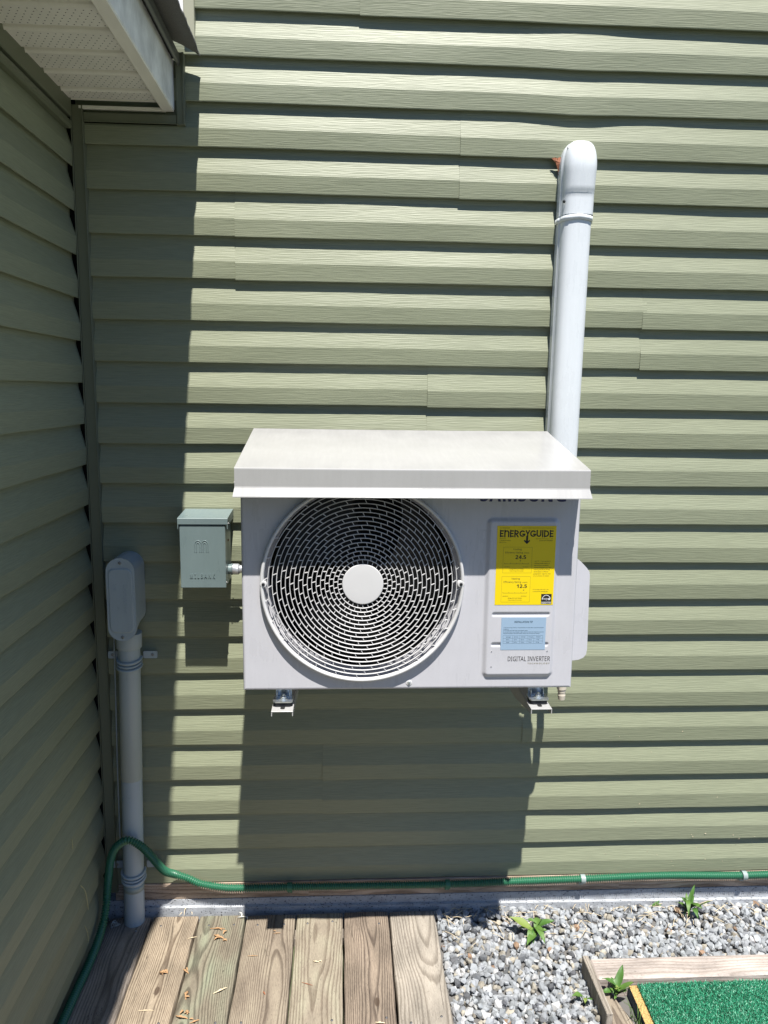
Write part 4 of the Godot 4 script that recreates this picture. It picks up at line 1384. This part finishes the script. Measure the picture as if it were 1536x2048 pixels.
# ---------------------------------------------------------------- grey conduit in the corner
func conduit() -> void:
	var c := thing("conduit", "grey plastic electrical conduit with elbow box standing in the shaded wall corner", "conduit", Vector3(-0.632, -0.125, 0.045))
	var base := Vector3(-0.6325, -0.16, 0.0445)
	var topp := Vector3(-0.6135, 0.79, 0.0465)
	var at := func(y: float) -> Vector3: return base.lerp(topp, (y - base.y) / (topp.y - base.y))
	var st := mb()
	rod(st, base, at.call(0.352), 0.0302, 32)
	part("lower_pipe", st, M.pvc_grey, c)
	st = mb()
	tube(st, PackedVector3Array([at.call(0.348), at.call(0.3482), at.call(0.79)]), func(i): return 0.0296 if i == 0 else 0.0308, 32)
	part("upper_pipe", st, M.pvc_grey, c)
	st = mb()
	tube(st, PackedVector3Array([at.call(-0.0135), at.call(-0.0134), at.call(0.0075), at.call(0.0076)]), func(i): return [0.0300, 0.03055, 0.03055, 0.0300][i], 32)
	part("worn_band", st, M.clip_light, c)
	st = mb()
	tube(st, PackedVector3Array([at.call(0.755), at.call(0.756), at.call(0.80)]), func(i): return [0.0345, 0.0355, 0.0365][i], 32)
	part("socket", st, M.pvc_grey, c)
	# elbow body: stadium outline that narrows towards the wall
	var lx := -0.6165
	var stad := func(cx: float, cy: float, hw: float, hh: float) -> PackedVector2Array:
		var o := PackedVector2Array()
		for k in 33:
			var t := PI * k / 32.0
			o.append(Vector2(cx + cos(t) * hw, cy + hh - hw + sin(t) * hw))
		for k in 33:
			var t := PI + PI * k / 32.0
			o.append(Vector2(cx + cos(t) * hw, cy - hh + hw + sin(t) * hw))
		return o
	st = mb()
	var layers := [[0.0, 0.0405, 0.108, 0.0, 0.012], [0.030, 0.0405, 0.108, 0.0, 0.012], [0.060, 0.0395, 0.112, 0.0, 0.008], [0.0865, 0.0385, 0.117, 0.0, 0.0], [0.0885, 0.0380, 0.117, 0.0, 0.0]]
	grid(st, 66, layers.size() - 1, func(i, j):
		var l: Array = layers[j]
		var o: PackedVector2Array = stad.call(lx + 0.0015 * (1.0 - l[0] / 0.0885), 0.9105 + l[4], l[1], l[2])
		return Vector3(o[i % 66].x, o[i % 66].y, l[0]), func(i, j): return Vector2(i, j))
	part("elbow_body", st, M.pvc_grey, c)
	st = mb()
	var co: PackedVector2Array = stad.call(lx, 0.9105, 0.0398, 0.1200)
	extrude(st, co, func(x, y, t): return Vector3(x, y, t), 0.0892, 0.0975, true)
	var cover := part("elbow_cover", st, M.pvc_grey, c)
	st = mb()
	grid(st, 28, 3, func(i, j):
		var e: float = [0.0, 0.0004, 0.0018, 0.0032][j]
		var zz: float = [0.0974, 0.0992, 0.1004, 0.1007][j]
		var o := rounded(lx - 0.0335 + e, 0.8145 + e, lx + 0.0335 - e, 1.0005 - e, 0.017)
		return Vector3(o[i % 28].x, o[i % 28].y, zz), func(i, j): return Vector2(i, j))
	var ro := rounded(lx - 0.0335 + 0.0032, 0.8145 + 0.0032, lx + 0.0335 - 0.0032, 1.0005 - 0.0032, 0.017)
	var cap := []
	for p in ro:
		cap.append(Vector3(p.x, p.y, 0.1007))
	poly(st, cap, Vector3.BACK)
	part("raised_field", st, M.pvc_grey, cover)
	screw("screw", cover, Vector3(lx, 1.0165, 0.0976), Vector3.BACK, 0.0046, M.steel)
	screw("screw", cover, Vector3(lx, 0.8020, 0.0976), Vector3.BACK, 0.0046, M.steel)
	lettering("Scepter", cover, lx + 0.002, 0.868, lx + 0.0185, 0.955, 0.1008, M.pvc_grey, true, 0.0016, -PI / 2)
	lettering("2 IN", cover, lx - 0.0215, 0.937, lx - 0.0125, 0.957, 0.1008, M.pvc_grey, false, 0.0012, -PI / 2)
	# two-hole straps
	for y in [0.710, 0.035]:
		st = mb()
		var p: Vector3 = at.call(y)
		for k in 3:
			var yy: float = y + 0.011 - 0.011 * k
			var ring := PackedVector3Array()
			for q in 21:
				var t := -0.35 + (PI + 0.7) * q / 20.0
				ring.append(Vector3(p.x + cos(t) * 0.0335, yy - 0.006 * sin(t), p.z + sin(t) * 0.0335))
			tube(st, ring, func(_i): return 0.0042 if k != 1 else 0.0030, 8)
		var strap := part("strap", st, M.pvc_grey, c)
		for sd in [-1.0, 1.0]:
			st = mb()
			var x: float = p.x + sd * 0.052
			var o := rounded(minf(p.x + sd * 0.031, p.x + sd * 0.0715), y - 0.0095 + 0.008, maxf(p.x + sd * 0.031, p.x + sd * 0.0715), y + 0.0125 + 0.008, 0.004)
			extrude(st, o, func(a, b, t): return Vector3(a, b, t), 0.006, 0.0105)
			part("strap_tab", st, M.pvc_grey, strap)
			screw("screw", strap, Vector3(x + sd * 0.006, y + 0.0095, 0.0108), Vector3.BACK, 0.0045, M.steel)
	# loose wire dropping beside the pipe
	var wr := thing("loose_wire", "thin grey wire hanging down between the corner post and the conduit", "wire", Vector3(-0.674, 0.1, 0.012))
	st = mb()
	tube(st, spline([Vector3(-0.664, 0.80, 0.02), Vector3(-0.668, 0.60, 0.016), Vector3(-0.671, 0.40, 0.018), Vector3(-0.6735, 0.25, 0.014), Vector3(-0.6725, 0.13, 0.018), Vector3(-0.664, 0.095, 0.014)], 0.02), func(_i): return 0.0021, 8)
	part("wire", st, M.pvc_grey, wr)

# ---------------------------------------------------------------- corrugated green hose
func hose() -> void:
	var st := mb()
	var pts := spline([Vector3(-0.705, -0.1115, 2.6), Vector3(-0.708, -0.1115, 1.4), Vector3(-0.7095, -0.1115, 0.80), Vector3(-0.7095, -0.111, 0.446), Vector3(-0.709, -0.110, 0.342), Vector3(-0.7045, -0.104, 0.235), Vector3(-0.7015, -0.082, 0.145), Vector3(-0.6990, -0.040, 0.100), Vector3(-0.6960, 0.028, 0.080), Vector3(-0.6830, 0.108, 0.086), Vector3(-0.6630, 0.155, 0.094), Vector3(-0.6270, 0.180, 0.099), Vector3(-0.5930, 0.160, 0.094), Vector3(-0.5680, 0.119, 0.080), Vector3(-0.5360, 0.050, 0.052), Vector3(-0.5080, 0.021, 0.030), Vector3(-0.4700, 0.003, 0.025), Vector3(-0.4330, -0.0165, 0.024), Vector3(-0.3700, -0.0300, 0.0245), Vector3(-0.3106, -0.0345, 0.0245), Vector3(-0.157, -0.0345, 0.0245), Vector3(0.09, -0.0360, 0.0245), Vector3(0.3385, -0.0370, 0.0245), Vector3(0.55, -0.0325, 0.0245), Vector3(0.7715, -0.0290, 0.0245), Vector3(1.03, -0.0235, 0.0245), Vector3(1.3, -0.0290, 0.0245), Vector3(1.6, -0.024, 0.0245), Vector3(2.2, -0.026, 0.0145)], 0.004)
	var fine := resample(pts, 0.0018)
	tube(st, fine, func(i): return [0.0084, 0.0121, 0.0121, 0.0084][i % 4], 12)
	var h := part("hose", st, M.green_hose)
	tag(h, "corrugated green plastic hose looping over the conduit and along the foot of the wall", "hose")
	var spec := [[-0.157, -0.0345, 0.0245, "green_hose", "green plastic hose clip above the deck boards, left of the other clips"], [0.3385, -0.0370, 0.0245, "green_hose", "green plastic hose clip near the right-hand edge of the deck"], [0.7715, -0.0290, 0.0245, "clip_light", "pale grey hose clip above the gravel, nearer the deck of the two pale ones"], [1.3, -0.0290, 0.0245, "clip_light", "pale grey hose clip above the gravel at the far right"]]
	for s in spec:
		var c := thing("hose_clip", s[4], "clip", Vector3(s[0], s[1], s[2]), "clips holding the green hose")
		var m: Material = M[s[3]]
		st = mb()
		lathe(st, Vector3(s[0] - 0.0075, s[1], s[2]), Vector3.RIGHT, [Vector2(0.0118, 0.0), Vector2(0.0138, 0.0003), Vector2(0.0138, 0.0147), Vector2(0.0118, 0.015)], 22)
		part("band", st, m, c)
		st = mb()
		rbox(st, Vector3(s[0] - 0.007, s[1] - 0.028, 0.0008), Vector3(s[0] + 0.007, s[1] - 0.008, 0.0150), 0.0012)
		part("tab", st, m, c)
		screw("screw", c, Vector3(s[0] - 0.001, s[1] - 0.0205, 0.0152), Vector3.BACK, 0.0042, M.steel)

# ---------------------------------------------------------------- weeds
func leaf(st: SurfaceTool, at: Vector3, dir: float, length: float, width: float, rise: float, droop: float) -> void:
	var d := Vector3(cos(dir), 0, sin(dir))
	var sd := Vector3(-sin(dir), 0, cos(dir))
	var n := 7
	var tw := rng.randf_range(-0.25, 0.25)
	grid(st, 4, n, func(i, j):
		var t := float(j) / n
		var w := width * sin(PI * pow(clampf(t * 0.96 + 0.03, 0, 1), 0.8)) * 0.5
		var a: float = (i / 4.0 - 0.5) * 2.0
		var up := rise * t - droop * t * t
		return at + d * (length * t) + sd * (a * w) + Vector3.UP * (up * length + absf(a) * w * 0.35 + a * w * tw + sin(t * 9.0 + i) * 0.0012), func(i, j): return Vector2(i, j))

func weed(called: String, label: String, at: Vector3, leaves: Array, stems := true) -> void:
	var w := thing(called, label, "weed", at)
	if stems:
		var st := mb()
		rod(st, at + Vector3(0, -0.012, 0), at + Vector3(0.002, 0.012, 0), 0.0014, 6)
		part("stem", st, M.leaf_dark, w)
	for l in leaves:   # heading, length, width, rise, droop, height, dark
		var st := mb()
		var foot := Vector3(rng.randf_range(-0.16, 0.16), 0, rng.randf_range(-0.16, 0.16)) * float(l[1])
		leaf(st, at + foot + Vector3(0, l[5], 0), l[0], l[1], l[2], l[3], l[4])
		part("leaf", st, M.leaf_dark if l[6] else (M.leaf_pale if rng.randf() < 0.25 else M.leaf), w)

func rosette(n: int, length: float, width: float, rise: float, height: float, turn: float) -> Array:
	var out := []
	for k in n:
		var s := rng.randf_range(0.35, 1.15)
		out.append([turn + k * 2.39996 + rng.randf_range(-0.7, 0.7), length * s * 0.85, width * s * rng.randf_range(0.6, 1.0), rise * rng.randf_range(0.6, 1.4), rng.randf_range(0.1, 1.3), height * rng.randf_range(0.3, 1.3) * (float(k) / n) + 0.002, rng.randf() < 0.4])
	return out

func plants() -> void:
	rng.seed = 909
	weed("weed", "leafy green weed in the open gravel between the deck and the timber frame", Vector3(0.598, -0.137, 0.128), rosette(13, 0.078, 0.026, 0.7, 0.022, 0.4))
	weed("weed", "tallest bright green weed, in the gravel at the foot of the wall on the right", Vector3(1.108, -0.135, 0.055), rosette(14, 0.064, 0.024, 1.4, 0.040, 1.2))
	weed("weed", "smallest green weed, a low tuft in the gravel against the foundation", Vector3(1.020, -0.136, 0.018), rosette(7, 0.026, 0.011, 0.8, 0.010, 0.2))
	weed("weed", "leafy weed growing inside the timber frame beside the turf", Vector3(0.752, -0.126, 0.392), rosette(18, 0.050, 0.021, 0.9, 0.034, 2.0))
	weed("weed", "pair of pale green leaves in the gravel outside the left board of the timber frame", Vector3(0.672, -0.138, 0.390), [[3.0, 0.036, 0.020, 0.7, 0.5, 0.006, false], [1.0, 0.020, 0.010, 0.9, 0.3, 0.004, true], [1.9, 0.022, 0.011, 0.6, 0.5, 0.004, false]])
	weed("weed", "flat green weed in the gravel along the back of the timber frame", Vector3(0.845, -0.134, 0.262), rosette(6, 0.026, 0.010, 0.3, 0.006, 0.9))
	# long grass inside the frame
	var g := thing("grass_tuft", "thin tuft of long grass blades between the timber frame and the turf edge", "grass", Vector3(0.782, -0.15, 0.46))
	for k in 9:
		var st := mb()
		var a := rng.randf() * TAU
		var p := Vector3(0.784 + rng.randf_range(-0.012, 0.010), -0.152, 0.462 + rng.randf_range(-0.035, 0.035))
		var l := rng.randf_range(0.035, 0.075)
		var d := Vector3(cos(a), 0, sin(a))
		tube(st, spline([p, p + Vector3(0, l * 0.5, 0) + d * l * 0.15, p + Vector3(0, l * 0.8, 0) + d * l * 0.5], 0.006), func(i): return maxf(0.0003, 0.0013 - i * 0.00011), 5)
		part("blade", st, M.leaf, g)

# ---------------------------------------------------------------- litter on the boards
func flake(called: String, label: String, category: String, at: Vector3, turn: float, length: float, width: float, curl: float, m: Material, bits := 1, group := "") -> void:
	var t := thing(called, label, category, at, group)
	for b in bits:
		var st := mb()
		var a := turn + b * rng.randf_range(-0.7, 0.9)
		var d := Vector3(cos(a), 0, sin(a))
		var sd := Vector3(-sin(a), 0, cos(a))
		var off := Vector3(rng.randf_range(-0.6, 0.6), 0, rng.randf_range(-0.5, 0.5)) * length * (0.0 if b == 0 else 1.0)
		var l := length * (1.0 if b == 0 else rng.randf_range(0.3, 0.6))
		grid(st, 2, 8, func(i, j):
			var q: float = j / 8.0
			var w := width * 0.62 * (0.25 + 0.75 * sin(PI * clampf(q, 0.03, 0.9))) * (1.0 + 0.35 * sin(q * 17.0 + b * 2.0))
			var c: float = (i - 1) * w * 0.5
			return at + off + d * (l * (q - 0.5)) + sd * (c + sin(q * 4.0 + b) * curl * l * 0.35) + Vector3.UP * (0.0012 + absf(i - 1) * w * 0.45 + sin(q * PI) * curl * l * 0.45 + b * 0.0012), func(i, j): return Vector2(i, j))
		part("husk", st, m, t)

func litter() -> void:
	rng.seed = 66
	var y := -0.1235
	var g := "dry plant scraps lying on the deck boards"
	var list := [
		["pale straw scrap on the second board from the left, near the wall", Vector3(-0.440, y, 0.128), -0.2, 0.028, 0.004, 0.15, M.husk_pale, 1],
		["largest clump of orange brown husks, on the third board near the wall", Vector3(-0.363, y, 0.128), 0.6, 0.036, 0.012, 0.35, M.husk, 4],
		["long orange sliver on the third board, just behind the big husk clump", Vector3(-0.372, y, 0.092), 0.1, 0.046, 0.007, 0.15, M.husk, 2],
		["round tan husk in the middle of the second board", Vector3(-0.494, y, 0.267), 0.3, 0.024, 0.014, 0.5, M.husk, 3],
		["brown husk in the gap between second and third boards, further from the wall", Vector3(-0.413, y, 0.350), 1.7, 0.030, 0.009, 0.3, M.husk, 3],
		["tan curl in the gap of the second and third boards, beside the mossy board", Vector3(-0.433, y, 0.262), 0.9, 0.026, 0.008, 0.3, M.husk, 2],
		["big pale cream shaving across the third board", Vector3(-0.325, y, 0.338), -0.45, 0.040, 0.008, 0.25, M.husk_pale, 1],
		["orange husk clump at the front of the gap right of the second board", Vector3(-0.412, y, 0.425), 0.4, 0.034, 0.010, 0.35, M.husk, 4],
		["tan flake low on the third board, near the lower picture edge", Vector3(-0.375, y, 0.440), -0.3, 0.026, 0.008, 0.3, M.husk, 2],
		["long pale splinter on the second board, near the lower picture edge", Vector3(-0.510, y, 0.398), 0.05, 0.040, 0.004, 0.1, M.husk_pale, 1],
		["small orange flake in the bracket's shadow on the fourth board", Vector3(-0.190, y, 0.118), 0.0, 0.022, 0.004, 0.2, M.husk, 2],
		["thin tan twig across the fourth board, left of middle", Vector3(-0.252, y, 0.209), 0.02, 0.030, 0.0035, 0.05, M.husk, 1],
		["red brown chip on the fourth board, far from the wall", Vector3(-0.205, y, 0.350), 1.2, 0.013, 0.007, 0.2, M.foam, 1],
		["pale crumpled scrap on the fifth board", Vector3(-0.068, y, 0.240), 0.4, 0.020, 0.006, 0.3, M.husk_pale, 2],
		["reddish needle on the fifth board", Vector3(-0.090, y, 0.322), 0.4, 0.034, 0.0035, 0.05, M.foam, 1],
		["tan scrap on the sixth board, near the lower picture edge", Vector3(0.105, y, 0.462), 0.2, 0.026, 0.006, 0.2, M.husk_pale, 1],
		["grey fluff tuft at the wall end of the third board", Vector3(-0.303, y, 0.044), 0.1, 0.030, 0.008, 0.3, M.string, 4]]
	for l in list:
		flake("dry_husk", l[0], "dry husk", l[1], l[2], l[3], l[4], l[5], l[6], l[7], g)
	# husks standing against the concrete
	flake("dry_husk", "pale straw pieces against the grey foundation above the second board", "dry husk", Vector3(-0.478, y + 0.004, 0.018), 2.2, 0.034, 0.004, 0.6, M.husk_pale, 3, g)
	# knot of string at the broken corner
	var k := thing("string_knot", "small knot of pale string on the back corner of the leftmost deck board", "string", Vector3(-0.684, -0.122, 0.062))
	for q in 4:
		var st := mb()
		var ring := PackedVector3Array()
		for i in 18:
			var t := TAU * i / 17.0
			ring.append(Vector3(-0.684 + cos(t) * (0.014 - q * 0.002), -0.1208 + sin(t * 2 + q) * 0.003 + q * 0.001, 0.062 + sin(t + q * 0.8) * (0.008 + q * 0.001)))
		tube(st, ring, func(_i): return 0.0010, 5)
		part("strand", st, M.string, k)
	var sw := mb()
	for q in 150:
		var z := 0.012 + absf(rng.randfn(0.0, 0.07))
		var p := Vector3(rng.randf_range(0.33, 1.7), -0.1325 + rng.randf() * 0.004, z)
		if z > 0.26:
			continue
		var a := rng.randf() * TAU
		var d := Vector3(cos(a), rng.randf_range(-0.12, 0.2), sin(a)) * rng.randf_range(0.008, 0.026)
		tube(sw, PackedVector3Array([p - d, p + Vector3(0, 0.003, 0), p + d]), func(_i): return 0.0008, 5)
	var so := part("dry_straw", sw, M.husk_pale, self, "stuff")
	tag(so, "loose bits of dry straw scattered on the gravel along the foundation", "straw")
	# dry grass stems caught on the left wall
	var stems := [["short dry grass stem on the left wall, highest of the three", [Vector3(-0.7155, 0.305, 0.292), Vector3(-0.7165, 0.275, 0.287)]], ["long bent dry grass stem on the left wall, longest of the three", [Vector3(-0.7155, 0.138, 0.245), Vector3(-0.7150, 0.095, 0.214), Vector3(-0.7155, 0.030, 0.198)]], ["low dry grass stem on the left wall, just above the green hose", [Vector3(-0.7155, 0.005, 0.232), Vector3(-0.7150, -0.030, 0.215), Vector3(-0.7155, -0.062, 0.210)]]]
	for s in stems:
		var st := mb()
		tube(st, spline(s[1], 0.01), func(_i): return 0.0011, 6)
		var o := part("dry_grass_stem", st, M.straw)
		tag(o, s[0], "grass stem", "dry stems on the left wall")
